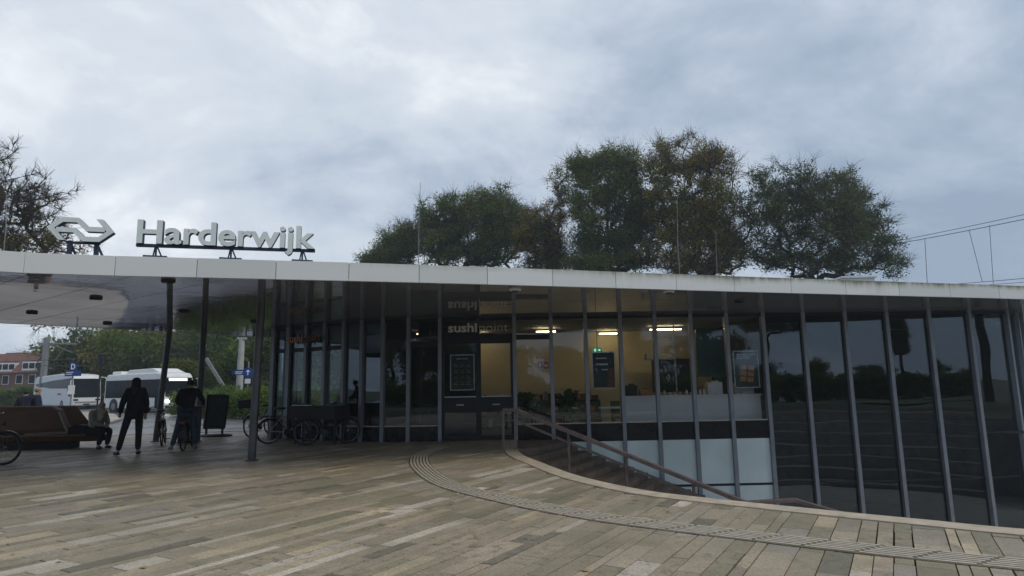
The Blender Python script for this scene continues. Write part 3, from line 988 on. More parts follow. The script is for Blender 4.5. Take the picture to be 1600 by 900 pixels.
# soffit panels with open joints
over = FAS + [(17.2, 24.5)] + FAC[::-1] + [(-7.62, 22.0), (-7.75, 23.6)] + BACK
dn, dd = Vector((0.60, 0.80)), Vector((0.80, -0.60))
k = -6
while k < 24:
    o0, o1 = 3.44 + 1.15 * k, 3.44 + 1.15 * (k + 1)
    strip = clip_poly(clip_poly(over, tuple(dn), o0 + 0.009), (-dn.x, -dn.y), -(o1 - 0.009))
    s_ = -24.0 + (k % 2) * 1.3
    while s_ < 14.0 and len(strip) > 2:
        pn = clip_poly(clip_poly(strip, tuple(dd), s_ + 0.004), (-dd.x, -dd.y), -(s_ + 2.6 - 0.004))
        if len(pn) > 2 and abs(area2(pn)) > 0.02:
            if area2(pn) < 0:
                pn = pn[::-1]
            MB().prism(pn, ZS + random.uniform(0, 0.003), ZS + 0.04).build('soffit_panel', M['soffit'], roof)
        s_ += 2.6
    k += 1

def zbar(mb, a, b, z0, z1, depth, mi=0):
    return mb.bar((a[0], a[1], (z0 + z1) / 2), (b[0], b[1], (z0 + z1) / 2), depth, z1 - z0, mi)
def pane(a, b, z0, z1, mat, name='window_pane', parent=bld, depth=0.02):
    return zbar(MB(), a, b, z0, z1, depth).build(name, M[mat], parent)
for i, p in enumerate(FAC):
    a, b = Vector(FAC[max(i - 1, 0)]), Vector(FAC[min(i + 1, len(FAC) - 1)])
    ang = math.atan2((b - a).y, (b - a).x)
    if i == 9:
        continue
    zb = 0.0 if p[0] <= 0.1 else -2.95
    wd = 0.10 if i > 1 else 0.16
    mm = MB().box((p[0], p[1], (ZS - 0.002 + zb) / 2), (wd, 0.17, ZS - 0.002 - zb), ang).build('mullion', M['mullion'], bld)
for i, (a, b) in enumerate(zip(FAC, FAC[1:])):
    a, b = Vector(a), Vector(b)
    t = (b - a).normalized()
    a, b = a + t * 0.052, b - t * 0.052
    back_ = Vector((-t.y, t.x)) * 0.03
    ga, gb = a + back_, b + back_
    zbar(MB(), ga, gb, 3.27, ZS - 0.003, 0.12).build('head_beam', M['darkframe'], bld)
    if i in (8, 9):                                            # double door
        if i == 8: gb = gb - t * -0.05
        if i == 9: ga = ga - t * 0.05
        zbar(MB(), ga, gb, 2.72, 2.90, 0.10).build('transom', M['darkframe'], bld)
        pane(ga, gb, 2.90, 3.27, 'glass')
        d = zbar(zbar(zbar(MB(), ga, gb, 0.76, 1.17, 0.055), ga, gb, 0.02, 0.13, 0.055), ga, gb, 2.63, 2.715, 0.055)
        zbar(d, ga, ga + t * 0.07, 0.13, 0.76, 0.055); zbar(d, gb - t * 0.07, gb, 0.13, 0.76, 0.055)
        zbar(d, ga, ga + t * 0.07, 1.17, 2.63, 0.055); zbar(d, gb - t * 0.07, gb, 1.17, 2.63, 0.055)
        dr = d.build('door', M['darkframe'], bld)
        pane(ga + t * 0.07, gb - t * 0.07, 0.13, 0.76, 'glass', 'door_pane', dr)
        pane(ga + t * 0.07, gb - t * 0.07, 1.17, 2.63, 'glass', 'door_pane', dr)
        zbar(MB(), ga + t * 0.07, gb - t * 0.07, 1.165, 1.19, 0.07).build('glazing_bead', M['silver'], dr)
        hx = ga.lerp(gb, 0.5) - back_ * 2.2
        MB().bar((hx.x - 0.10, hx.y, 0.96), (hx.x + 0.10, hx.y, 0.96), 0.02, 0.025).build('handle', M['silver'], dr)
    elif i <= 7:                                               # left wing
        zbar(MB(), ga, gb, 0.0, 0.40, 0.06).build('spandrel_panel', M['spandrel'], bld)
        zbar(MB(), ga, gb, 0.40, 0.43, 0.09).build('sill', M['darkframe'] if i < 4 else M['sill'], bld)
        if i in (0, 1, 2, 3, 7):
            pane(ga, gb, 0.43, 2.58, 'glass')
            zbar(MB(), ga, gb, 2.58, 2.70, 0.07).build('transom', M['darkframe'], bld)
            pane(ga, gb, 2.70, 3.27, 'darkglass')
        else:
            pane(ga, gb, 0.43, 3.27, 'darkglass')
        if i < 3:
            zbar(MB(), ga, ga + t * 0.06, 0.43, 2.58, 0.06).build('window_frame', M['darkframe'], bld)
            zbar(MB(), ga.lerp(gb, 0.04), gb.lerp(ga, 0.04), 0.44, 0.62, 0.05).build('lower_rail', M['darkframe'], bld)
    elif i <= 16:                                              # shop windows over pale panels
        zbar(MB(), ga, gb, -0.08, 0.40, 0.06).build('spandrel_panel', M['spandrel'], bld)
        zbar(MB(), ga, gb, 0.40, 0.427, 0.10).build('sill', M['sill'], bld)
        if i == 10:
            pane(ga, gb, 0.427, 2.72, 'glass')
            zbar(MB(), ga, gb, 2.72, 2.86, 0.08).build('transom', M['darkframe'], bld)
            pane(ga, gb, 2.86, 3.27, 'glass')
        else:
            pane(ga, gb, 0.427, 3.27, 'glass')
        pane(ga, gb, -1.26, -0.08, 'frosted', 'frosted_panel', depth=0.04)
        zbar(MB(), ga, gb, -1.32, -1.26, 0.06).build('transom', M['darkframe'], bld)
        pane(ga, gb, -2.95, -1.32, 'frosted', 'frosted_panel', depth=0.04)
    else:
        pane(ga, gb, -0.06, 3.27, 'darkglass')
        zbar(MB(), ga, gb, -0.10, -0.06, 0.05).build('transom', M['darkframe'], bld)
        pane(ga, gb, -1.28, -0.10, 'darkglass')
        zbar(MB(), ga, gb, -1.32, -1.28, 0.05).build('transom', M['darkframe'], bld)
        pane(ga, gb, -2.95, -1.32, 'darkglass')
# side and back of the left wing, also glass
SIDE = [(-7.42, 19.95), (-7.62, 21.4), (-7.72, 22.9), (-7.70, 24.4), (-7.45, 26.0), (-7.0, 27.4)]
for a, b in zip(SIDE, SIDE[1:]):
    a, b = Vector(a), Vector(b)
    t = (b - a).normalized()
    pane(a + t * 0.09, b - t * 0.05, 0.43, 3.27, 'glass')
    zbar(MB(), a + t * 0.09, b - t * 0.05, 0.0, 0.43, 0.06).build('spandrel_panel', M['spandrel'], bld)
    zbar(MB(), a + t * 0.09, b - t * 0.05, 3.27, ZS - 0.003, 0.10).build('head_beam', M['darkframe'], bld)
    MB().box((b.x, b.y, ZS / 2), (0.09, 0.14, ZS - 0.004)).build('mullion', M['mullion'], bld)
# interior shell
MB().prism([(-7.3, 20.1), (-4.3, 18.3), (-2.9, 17.95), (6.98, 18.05), (6.98, 27.4), (-6.9, 27.4)], -0.06, 0.006).build('interior_floor', M['floor'], bld)
MB().prism([(-7.3, 20.15), (-4.3, 18.35), (-2.9, 18.0), (7.0, 18.1), (13.0, 18.5), (17.0, 22.5), (17, 27.4), (-6.9, 27.4)], 3.275, ZS + 0.04).build('interior_ceiling', M['ceiling'], bld)
MB().box((2.2, 22.6, 1.62), (9.4, 0.16, 3.30)).build('back_wall', M['cream'], bld)
MB().box((-2.62, 20.3, 1.62), (0.12, 4.4, 3.30)).build('partition_wall', M['innerdark'], bld)
MB().box((-1.78, 19.7, 1.62), (1.5, 0.10, 3.30)).build('partition_wall', M['innerdark'], bld)
MB().box((-4.35, 22.9, 1.62), (0.14, 9.0, 3.30)).build('partition_wall', M['innerdark'], bld)
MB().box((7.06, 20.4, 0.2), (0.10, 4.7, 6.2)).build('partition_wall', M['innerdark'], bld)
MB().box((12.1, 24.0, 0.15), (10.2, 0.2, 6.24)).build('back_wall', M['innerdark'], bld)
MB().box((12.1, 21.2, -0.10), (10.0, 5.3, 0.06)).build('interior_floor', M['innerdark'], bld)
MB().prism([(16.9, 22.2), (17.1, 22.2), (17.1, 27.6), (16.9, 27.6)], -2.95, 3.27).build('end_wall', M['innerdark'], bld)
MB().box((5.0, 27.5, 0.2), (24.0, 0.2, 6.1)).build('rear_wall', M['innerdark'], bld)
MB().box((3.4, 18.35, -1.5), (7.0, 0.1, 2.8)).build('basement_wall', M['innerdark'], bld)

# shop interior things
for px_, py_, Y_, wd in ((853, 519, 20.6, 0.62), (1040, 518, 20.6, 1.0), (668, 520, 20.6, 0.7), (745, 519, 21.6, 0.6), (950, 516, 21.9, 0.6)):
    p = at(px_, py_, Y_)
    lp_ = thing('ceiling_lamp', {853: 'warm lit strip lamp seen through the pane right of the shop doors', 1040: 'long warm lit strip lamp above the counter inside the shop', 668: 'warm lit strip lamp seen through the pane left of the shop doors', 745: 'warm strip lamp behind the sign over the shop doors', 950: 'small warm strip lamp behind the pane with the green exit sign'}[px_], 'lamp', (p.x, p.y, 3.272), group='strip lamps in the shop')
    MB().box((p.x, p.y, 3.16), (wd, 0.06, 0.035)).build('tube', M['lamp'], lp_)
    for dx_ in (-0.3, 0.3):
        MB().bar((p.x + wd * dx_, p.y, 3.18), (p.x + wd * dx_, p.y, 3.272), 0.012, 0.012).build('hanger', M['darkframe'], lp_)
ct = thing('shop_counter', 'long pale grey counter behind the shop windows', 'counter', (5.0, 18.62, 0))
MB().box((5.02, 18.62, 0.53), (3.9, 0.5, 1.06)).build('counter_front', M['counter'], ct)
MB().box((5.02, 18.62, 1.085), (3.94, 0.58, 0.05)).build('counter_top', M['counter'], ct)
rr = random.Random(5)
JAR = ['small jar on the shop counter', 'bottles and jars standing on the shop counter']
for k in range(16):
    x = 4.1 + k * 0.17 + rr.uniform(-0.04, 0.04)
    h = rr.uniform(0.07, 0.16)
    solo(MB().lathe([(0.035, 0), (0.038, h * 0.7), (0.022, h * 0.85), (0.024, h)], (x, 18.55 + rr.uniform(-0.08, 0.1), 1.112), 8), 'jar', M[rr.choice(['silver', 'counter', 'tealpanel', 'brass'])], (x, 18.55, 1.112), JAR[0], 'jar', JAR[1])
for x, w, h, m_, lb in ((5.75, 0.42, 0.34, 'counter', 'white paper bags standing on the counter behind the teal panel'), (3.75, 0.30, 0.16, 'food', 'low reddish box at the left end of the counter'), (3.35, 0.36, 0.30, 'black', 'black till with screen on the left of the counter'), (6.6, 0.5, 0.30, 'counter', 'white box on the counter under the food poster')):
    solo(MB().box((x, 18.62, 1.112 + h / 2), (w, 0.26, h)).box((x + w * 0.1, 18.62, 1.112 + h + 0.02), (w * 0.5, 0.05, 0.05)), 'counter_box', M[m_], (x, 18.62, 1.112), lb, 'box', bevel=0.01)
def wall_panel(name, m_, tl_, br, Y_, lb, cat, th=0.05):
    a, b = at(*tl_, Y_), at(*br, Y_)
    return solo(MB().box(((a.x + b.x) / 2, Y_, (a.z + b.z) / 2), (b.x - a.x, th, a.z - b.z)), name, M[m_], ((a.x + b.x) / 2, Y_, b.z), lb, cat)
wall_panel('menu_board', 'board', (1018, 561), (1082, 612), 21.5, 'large black menu board hanging behind the counter', 'menu board')
wall_panel('teal_screen', 'tealpanel', (1086, 514), (1138, 588), 19.2, 'tall teal panel with a thin pale edge behind the counter', 'panel')
wall_panel('hanging_duct', 'ceiling', (1008, 553), (1050, 562), 21.45, 'pale box above the black menu board', 'box', 0.4)
p = at(1057, 600, 19.0)
solo(MB().tube([(p.x, p.y, 1.11), (p.x, p.y, 3.27)], 0.02, 8), 'support_pole', M['silver'], (p.x, p.y, 1.11), 'thin pale pole rising from the counter to the ceiling', 'pole')
p = at(848, 570, 22.45)
fs_ = thing('fire_sign', 'red fire safety sign on the cream back wall', 'sign', (p.x, p.y, p.z))
MB().box((p.x - 0.09, 22.5, p.z), (0.16, 0.02, 0.22)).build('sign_plate', M['red'], fs_)
MB().box((p.x + 0.12, 22.5, p.z), (0.16, 0.02, 0.22)).build('sign_plate', M['red'], fs_)
MB().box((p.x - 0.09, 22.487, p.z), (0.05, 0.004, 0.13)).box((p.x + 0.12, 22.487, p.z - 0.02), (0.09, 0.004, 0.05)).build('symbol', M['white'], fs_)
p = at(933, 547, 18.25)
ex = thing('exit_sign', 'small green lit exit sign behind the shop window', 'exit sign', tuple(p))
MB().box((p.x, p.y, p.z), (0.26, 0.04, 0.13)).build('sign_box', M['exitgreen'], ex)
MB().box((p.x - 0.06, p.y - 0.022, p.z), (0.045, 0.004, 0.08)).box((p.x + 0.05, p.y - 0.022, p.z), (0.06, 0.004, 0.02)).box((p.x + 0.072, p.y - 0.022, p.z), (0.016, 0.004, 0.05)).build('symbol', M['exitwhite'], ex)
MB().bar((p.x, p.y, p.z + 0.06), (p.x, p.y, 3.272), 0.015, 0.015).build('hanger', M['darkframe'], ex)

# ------------------------------------------------------------------ lettering
def text_meshes(body, size, ext, offset=0.0, spacing=1.0, shear=0.0):
    """each letter as (vertices, faces), front facing -Y, baseline at z = 0"""
    cu = bpy.data.curves.new('lettering', 'FONT')
    cu.body, cu.size, cu.extrude, cu.offset, cu.space_character, cu.shear = body, size, ext, offset, spacing, shear
    cu.resolution_u = 4
    ob = bpy.data.objects.new('lettering', cu)
    COL.objects.link(ob)
    dg = bpy.context.evaluated_depsgraph_get()
    me = bpy.data.meshes.new_from_object(ob.evaluated_get(dg))
    bm = bmesh.new()
    bm.from_mesh(me)
    bmesh.ops.remove_doubles(bm, verts=bm.verts, dist=1e-5)
    bm.verts.ensure_lookup_table()
    seen, isl_ = set(), []
    for v in bm.verts:
        if v.index in seen:
            continue
        st, comp = [v], []
        seen.add(v.index)
        while st:
            q = st.pop()
            comp.append(q)
            for e in q.link_edges:
                w = e.other_vert(q)
                if w.index not in seen:
                    seen.add(w.index)
                    st.append(w)
        isl_.append(comp)
    groups = []
    for comp in sorted(isl_, key=lambda c: min(v.co.x for v in c)):
        lo, hi = min(v.co.x for v in comp), max(v.co.x for v in comp)
        for g in groups:
            if min(hi, g[1]) - max(lo, g[0]) > 0.5 * min(hi - lo, g[1] - g[0]):
                g[2].extend(comp)
                g[0], g[1] = min(lo, g[0]), max(hi, g[1])
                break
        else:
            groups.append([lo, hi, list(comp)])
    out = []
    for lo, hi, comp in groups:
        idx = {v.index: k for k, v in enumerate(comp)}
        vs = [(v.co.x, -v.co.z, v.co.y) for v in comp]
        fs, mi = [], []
        for f in bm.faces:
            if f.verts[0].index in idx:
                fs.append(tuple(idx[v.index] for v in f.verts))
                mi.append(0 if abs(f.normal.z) > 0.7 and f.calc_center_median().z > 0 else 1)
        out.append((vs, fs, mi, lo, hi))
    W_ = max(g[1] for g in groups)
    bm.free()
    bpy.data.objects.remove(ob)
    return out, W_

def place_letters(body, a, b, size, ext, offset, mats, parent, spacing=1.0, start=0.0, total=None, name='letter'):
    """write body from point a towards b (both at the baseline)"""
    ls, W_ = text_meshes(body, size, ext, offset, spacing)
    a, b = Vector(a), Vector(b)
    d = (b - a).normalized()
    side = Vector((-d.y, d.x, 0)).normalized()
    sx = total / W_ if total else 1.0
    for vs, fs, mi, lo, hi in ls:
        mb = MB()
        mb.v = [a + d * (start + v[0] * sx) + side * v[1] + Vector((0, 0, v[2])) for v in vs]
        mb.f, mb.mi = fs, mi
        me_o = mb.build(name, mats, parent)
    return W_ * sx

# station name on the roof
SL, SR = Vector((-6.38, 10.60, 3.965)), Vector((-3.55, 11.32, 3.965))
ns = thing('station_name_sign', 'large pale letters reading Harderwijk on a bar above the white roof edge', 'sign', (-5.0, 11.15, 3.67))
place_letters('Harderwijk', SL, SR, 0.56, 0.062, 0.013, [M['letter'], M['letterside']], ns, total=(SR - SL).length)
d_ = (SR - SL).normalized()
back_s = Vector((-d_.y, d_.x, 0)) * 0.08
MB().bar(SL + back_s + Vector((0, 0, -0.025)), SR + back_s + Vector((0, 0, -0.025)), 0.07, 0.05).build('base_bar', M['letterside'], ns)
for t in (0.105, 0.515, 0.925):
    p = SL.lerp(SR, t) + back_s
    MB().bar((p.x - 0.05, p.y, 3.74), (p.x - 0.015, p.y, 3.93), 0.018, 0.018).bar((p.x + 0.06, p.y + 0.1, 3.74), (p.x + 0.015, p.y, 3.93), 0.018, 0.018).bar((p.x, p.y, 3.74), (p.x, p.y, 3.93), 0.024, 0.024).build('bracket', M['letterside'], ns)
    MB().bar((p.x - 0.17, p.y - 0.06, 3.715), (p.x + 0.17, p.y + 0.06, 3.715), 0.16, 0.085).build('foot_block', M['letterside'], ns)

# railway emblem: two interlocked arrow bands
def stroke(pts, w):
    """mitred outline of a polyline"""
    P = [Vector(p) for p in pts]
    L_, R_ = [], []
    for i, p in enumerate(P):
        if i == 0:
            t = (P[1] - P[0]).normalized(); n = Vector((-t.y, t.x)); k = 1
        elif i == len(P) - 1:
            t = (P[-1] - P[-2]).normalized(); n = Vector((-t.y, t.x)); k = 1
        else:
            t0, t1 = (P[i] - P[i - 1]).normalized(), (P[i + 1] - P[i]).normalized()
            n0, n1 = Vector((-t0.y, t0.x)), Vector((-t1.y, t1.x))
            n = (n0 + n1).normalized()
            k = 1 / max(0.45, n.dot(n0))
        L_.append(p + n * w / 2 * k)
        R_.append(p - n * w / 2 * k)
    return L_, R_
em = thing('railway_emblem', 'pale railway emblem of two interlocking arrows on the white roof edge', 'emblem', (-7.2, 10.45, 3.67))
EL, ER = Vector((-7.66, 10.33, 4.165)), Vector((-6.76, 10.60, 4.165))
ed = (ER - EL).normalized()
eside = Vector((-ed.y, ed.x, 0))
esc = (ER - EL).length / 383.0
half = [(366, 732), (306, 664), (372, 613), (462, 613), (522, 667), (628, 667)]
for s_ in (0, 1):
    pl = half if s_ == 0 else [(966 - x, 1344 - y) for x, y in half]
    Lp, Rp = stroke(pl, 30)
    t_ = Vector(pl[1]) - Vector(pl[0])
    for arr in (Lp, Rp):                             # the open arm is cut off level
        arr[0] = arr[0] + t_ * (((742 if s_ == 0 else 602) - arr[0].y) / t_.y)
    mb = MB()
    P3 = lambda q, dpt: EL + ed * ((q.x - 292) * esc) + Vector((0, 0, -(q.y - 672) * esc * 1.10)) + eside * dpt
    n = len(Lp)
    for i in range(n - 1):
        q = [Lp[i], Lp[i + 1], Rp[i + 1], Rp[i]]
        f_, bk = [P3(v, -0.055) for v in q], [P3(v, 0.075) for v in q]
        mb.add(f_, [(0, 1, 2, 3)], 0)
        mb.add(bk, [(3, 2, 1, 0)], 1)
        mb.add([f_[0], f_[1], bk[1], bk[0]], [(0, 1, 2, 3)], 1)
        mb.add([f_[2], f_[3], bk[3], bk[2]], [(0, 1, 2, 3)], 1)
        if i == 0:
            mb.add([f_[3], f_[0], bk[0], bk[3]], [(0, 1, 2, 3)], 1)
        if i == n - 2:
            mb.add([f_[1], f_[2], bk[2], bk[1]], [(0, 1, 2, 3)], 1)
    mb.build('arrow_band', [M['letter'], M['letterside']], em)
for t in (0.30, 0.72):
    p = EL.lerp(ER, t) + eside * 0.1
    MB().bar((p.x, p.y, 3.73), (p.x, p.y, 4.0), 0.06, 0.05).bar((p.x + 0.07, p.y + 0.1, 3.72), (p.x, p.y, 3.97), 0.03, 0.03).build('bracket', M['letterside'], em)
    MB().bar((p.x - 0.16, p.y - 0.05, 3.705), (p.x + 0.16, p.y + 0.05, 3.705), 0.16, 0.07).build('foot_block', M['letterside'], em)
MB().bar(EL.lerp(ER, 0.24) + eside * 0.09 + Vector((0, 0, -0.20)), EL.lerp(ER, 0.78) + eside * 0.09 + Vector((0, 0, -0.20)), 0.04, 0.04).build('base_bar', M['letterside'], em)

# shop name over the doors and round the corner
def shop_sign(a, b, size, m_, label, dark):
    a, b = Vector(a), Vector(b)
    r_ = thing('shop_sign', label, 'sign', tuple(a.lerp(b, 0.5)), group='shop name signs')
    Lt = (b - a).length
    place_letters('sushi', a, b, size, 0.022, 0.010, [m_, M['letterside'] if dark else M['darkframe']], r_, total=Lt * 0.485)
    place_letters('point', a, b, size, 0.022, -0.006, [m_, M['letterside'] if dark else M['darkframe']], r_, start=Lt * 0.505, total=Lt * 0.495)
    dd_ = (b - a).normalized()
    bs = Vector((-dd_.y, dd_.x, 0)) * 0.05
    z_ = Vector((0, 0, size * 0.25))
    MB().bar(a + bs + z_ - dd_ * 0.12, b + bs + z_ + dd_ * 0.12, 0.02, 0.025).build('fixing_bar', M['darkframe'], r_)
a_, b_ = at(700, 519.5, 17.62), at(794, 517, 17.62)
shop_sign((a_.x, 17.62, 2.945), (b_.x, 17.62, 2.945), 0.345, M['brass'], 'shop sign reading sushipoint over the double doors', True)
shop_sign((-6.86, 19.44, 2.86), (-5.62, 18.70, 2.86), 0.33, M['orange'], 'orange shop sign reading sushipoint at the left corner of the glass front', False)

# posters in the windows
def poster(tl_, br, Y_, label, kind):
    a, b = at(*tl_, Y_), at(*br, Y_)
    cx_, cz = (a.x + b.x) / 2, (a.z + b.z) / 2
    w, h = b.x - a.x, a.z - b.z
    r_ = thing('window_poster', label, 'poster', (cx_, Y_, b.z), group='posters in the shop windows')
    MB().box((cx_, Y_, cz), (w, 0.012, h)).build('sheet', M['poster'], r_)
    f = MB()
    for dx_, dz_, ww, hh in ((0, h / 2, w + 0.03, 0.025), (0, -h / 2, w + 0.03, 0.025), (-w / 2, 0, 0.025, h - 0.025), (w / 2, 0, 0.025, h - 0.025)):
        f.box((cx_ + dx_, Y_ - 0.004, cz + dz_), (ww, 0.025, hh))
    f.build('frame', M['silver'], r_)
    pr, pr2 = MB(), MB()
    yq = Y_ - 0.008
    rg = random.Random(len(label))
    if kind == 'menu':
        for i in range(4):
            for j in range(3):
                x0, z0 = cx_ + (j - 1) * w * 0.27, cz + h * (0.22 - 0.17 * i)
                pr.prism([(x0 + w * 0.08 * math.cos(t * 0.785), z0 + h * 0.028 * math.sin(t * 0.785)) for t in range(8)], 0, 0.003)
                pr2.prism([(x0 - w * 0.09, z0 - h * 0.06), (x0 + w * 0.09, z0 - h * 0.06), (x0 + w * 0.09, z0 - h * 0.048), (x0 - w * 0.09, z0 - h * 0.048)], 0, 0.003)
        pr2.prism([(cx_ - w * 0.25, cz + h * 0.37), (cx_ + w * 0.25, cz + h * 0.37), (cx_ + w * 0.25, cz + h * 0.41), (cx_ - w * 0.25, cz + h * 0.41)], 0, 0.003)
    elif kind == 'food':
        for i in range(3):
            for j in range(2):
                x0, z0 = cx_ + (j - 0.45) * w * 0.30 - (i - 1) * w * 0.03, cz - h * 0.10 + (1 - i) * h * 0.16 - j * h * 0.03
                pr.prism([(x0 - w * 0.13, z0 - h * 0.06), (x0 + w * 0.11, z0 - h * 0.075), (x0 + w * 0.15, z0 + h * 0.05), (x0 - w * 0.10, z0 + h * 0.07)], 0, 0.003)
        for i in range(3):
            zz = cz + h * (0.40 - 0.055 * i)
            x0 = cx_ - w * 0.36
            while x0 < cx_ + w * (0.34 - 0.1 * i):
                ww = w * rg.uniform(0.03, 0.08)
                pr2.prism([(x0, zz), (x0 + ww, zz), (x0 + ww, zz + h * 0.028), (x0, zz + h * 0.028)], 0, 0.003)
                x0 += ww + w * 0.025
    else:
        pr.prism([(cx_ + w * 0.12, cz - h * 0.46), (cx_ + w * 0.47, cz - h * 0.46), (cx_ + w * 0.47, cz + h * 0.12), (cx_ + w * 0.22, cz + h * 0.02)], 0, 0.003)
        for x0, z0, ww, hh in ((-0.34, 0.32, 0.5, 0.03), (-0.34, 0.14, 0.55, 0.05), (-0.1, 0.0, 0.3, 0.03), (0.32, 0.14, 0.04, 0.2)):
            pr2.prism([(cx_ + x0 * w, cz + z0 * h), (cx_ + (x0 + ww) * w * 0.9, cz + z0 * h), (cx_ + (x0 + ww) * w * 0.9, cz + (z0 + hh) * h), (cx_ + x0 * w, cz + (z0 + hh) * h)], 0, 0.003)
    for q, m_, nm in ((pr, 'redtint' if kind == 'red' else ('food' if kind == 'food' else 'greenchair'), 'picture'), (pr2, 'silver' if kind != 'menu' else 'greycloth', 'print')):
        q.v = [(v[0], yq - 0.005 - v[2], v[1]) for v in q.v]
        q.build(nm, M[m_], r_)
poster((704, 555), (741, 609), 17.93, 'dark framed menu poster with rows of dishes on the left shop door', 'menu')
poster((925, 551), (962, 606), 18.05, 'dark poster with a reddish corner under the green exit sign', 'red')
poster((1145, 549), (1187, 605), 18.12, 'black poster with orange food picture at the right end of the lit shop windows', 'food')

# shelves inside, and added plants standing in for dark reflected silhouettes
sh = thing('shop_shelf', 'low dark shelf filled with packs along the cream back wall', 'shelf', (0.6, 22.25, 0.006))
for z_ in (0.05, 0.48, 0.92):
    MB().box((0.6, 22.25, z_), (4.6, 0.5, 0.05)).build('shelf_board', M['black'], sh)
for x_ in (-1.7, -0.55, 0.6, 1.75, 2.9):
    MB().box((x_, 22.25, 0.47), (0.05, 0.48, 0.86)).build('side_panel', M['black'], sh)
rq = random.Random(9)
for z_ in (0.075, 0.505, 0.945):
    x_ = -1.62
    while x_ < 2.75:
        w_, h_ = rq.uniform(0.10, 0.26), rq.uniform(0.14, 0.33)
        if not any(abs(x_ + w_ / 2 - q) < w_ / 2 + 0.03 for q in (-0.55, 0.6, 1.75)):
            MB().box((x_ + w_ / 2, 22.18 + rq.uniform(-0.06, 0.06), z_ + h_ / 2), (w_ * 0.92, 0.2, h_)).build('pack', M[rq.choice(['tealpanel', 'greenchair', 'redtint', 'greycloth', 'counter', 'board', 'food', 'innerdark'])], sh)
        x_ += w_ + rq.uniform(0.0, 0.06)
def plant_stand_in(x, y, h, label, seed):
    r_ = thing('silhouette_plant', label, 'plant', (x, y, 0.006), group='pot plants inside the shop')
    MB().lathe([(0.15, 0.0), (0.20, 0.36), (0.17, 0.36), (0.16, 0.33)], (0, 0, 0), 14).build('pot', M['black'], r_, world=False)
    rs = np.random.RandomState(seed)
    c = rs.normal(0, 1, (40, 3)) * np.array([0.11, 0.11, 0.14]) + np.array([0, 0, h])
    v, f, ti = leaf_cards(rs, c, np.full(40, 0.07), 16, 0.13, rs.uniform(0, 0.5, 40))
    o = bpy.data.objects.new('foliage', np_mesh('foliage', v, f, M['leaf_dark'], ti))
    COL.objects.link(o)
    o.parent = r_
    MB().tube([(0, 0, 0.3), (0.02, 0, h)], 0.02, 6).build('stem', M['bark'], r_, world=False)
plant_stand_in(0.35, 18.9, 1.0, 'dark bushy pot plant right of the shop doors', 3)
plant_stand_in(1.5, 18.6, 0.95, 'dark bushy pot plant beside the second window right of the doors', 4)

# tables and chairs inside
def shop_table(x, y, label):
    r_ = thing('shop_table', label, 'table', (x, y, 0.006), group='tables inside the shop')
    MB().box((x, y, 0.76), (0.75, 0.7, 0.04)).build('table_top', M['counter'], r_)
    MB().tube([(x, y, 0.03), (x, y, 0.74)], 0.035, 8).build('leg', M['black'], r_)
    MB().lathe([(0.24, 0.006), (0.24, 0.025), (0.05, 0.04)], (x, y, 0), 14).build('base', M['black'], r_)
def shop_chair(x, y, rz, label):
    r_ = thing('shop_chair', label, 'chair', (x, y, 0.006), rz, 'olive chairs inside the shop')
    MB().box((0, 0, 0.45), (0.42, 0.42, 0.06)).build('seat', M['greenchair'], r_, world=False, bevel=0.015)
    MB().box((0, 0.21, 0.72), (0.40, 0.05, 0.42)).build('backrest', M['greenchair'], r_, world=False, bevel=0.015)
    for sx in (-0.18, 0.18):
        for sy in (-0.18, 0.18):
            MB().tube([(sx, sy, 0.42), (sx * 1.1, sy * 1.1, 0.0)], 0.013, 6).build('leg', M['black'], r_, world=False)
shop_table(1.5, 19.6, 'pale table inside the shop behind the rail just right of the doors')
shop_table(2.9, 19.3, 'pale table inside the shop left of the counter')
shop_table(0.4, 20.4, 'pale table inside the shop behind the right door leaf')
shop_chair(1.9, 20.2, 0.3, 'olive chair behind the table right of the doors')
shop_chair(2.35, 19.2, 1.6, 'olive chair between the two window tables')
shop_chair(3.2, 19.95, 0.1, 'olive chair behind the table left of the counter')
shop_chair(0.85, 19.5, -1.2, 'olive chair nearest the shop doors')

# ------------------------------------------------------------------ canopy columns and soffit fittings
def column(base, top, r_, label):
    t = thing('canopy_column', label, 'column', base, group='steel columns under the canopy')
    MB().tube([base, (top[0], top[1], ZS)], r_, 16).build('shaft', M['steel'], t, smooth=True)
    MB().lathe([(r_ * 1.7, 0.0), (r_ * 1.7, 0.02), (r_ * 1.02, 0.03)], base, 16).build('base_plate', M['steel'], t)
column((-5.52, 13.78, 0.0), at(408.5, 470, 13.78), 0.082, 'slim steel column standing nearest, left of the glass corner')
column((-9.34, 19.25, 0.0), at(318.5, 515, 19.25), 0.085, 'dark steel column beside the litter bin and chalk board')
column((-10.72, 19.55, 0.0), at(265, 517, 19.55), 0.085, 'leaning dark steel column behind the cyclist')
LB = {150: 'dark spotlight in the soffit above the emblem', 168: 'small dark spotlight near the far canopy edge above the buses', 287: 'dark spotlight in the soffit between the two rear columns', 398: 'dark spotlight just left of the nearest column', 263: 'dark box lamp close behind the roof edge below the letters', 50: 'dark spotlight furthest left in the soffit',
      805: 'small white soffit lamp in front of the shop doors', 1045: 'small pale soffit lamp above the counter windows', 1155: 'small dark soffit lamp above the food poster'}
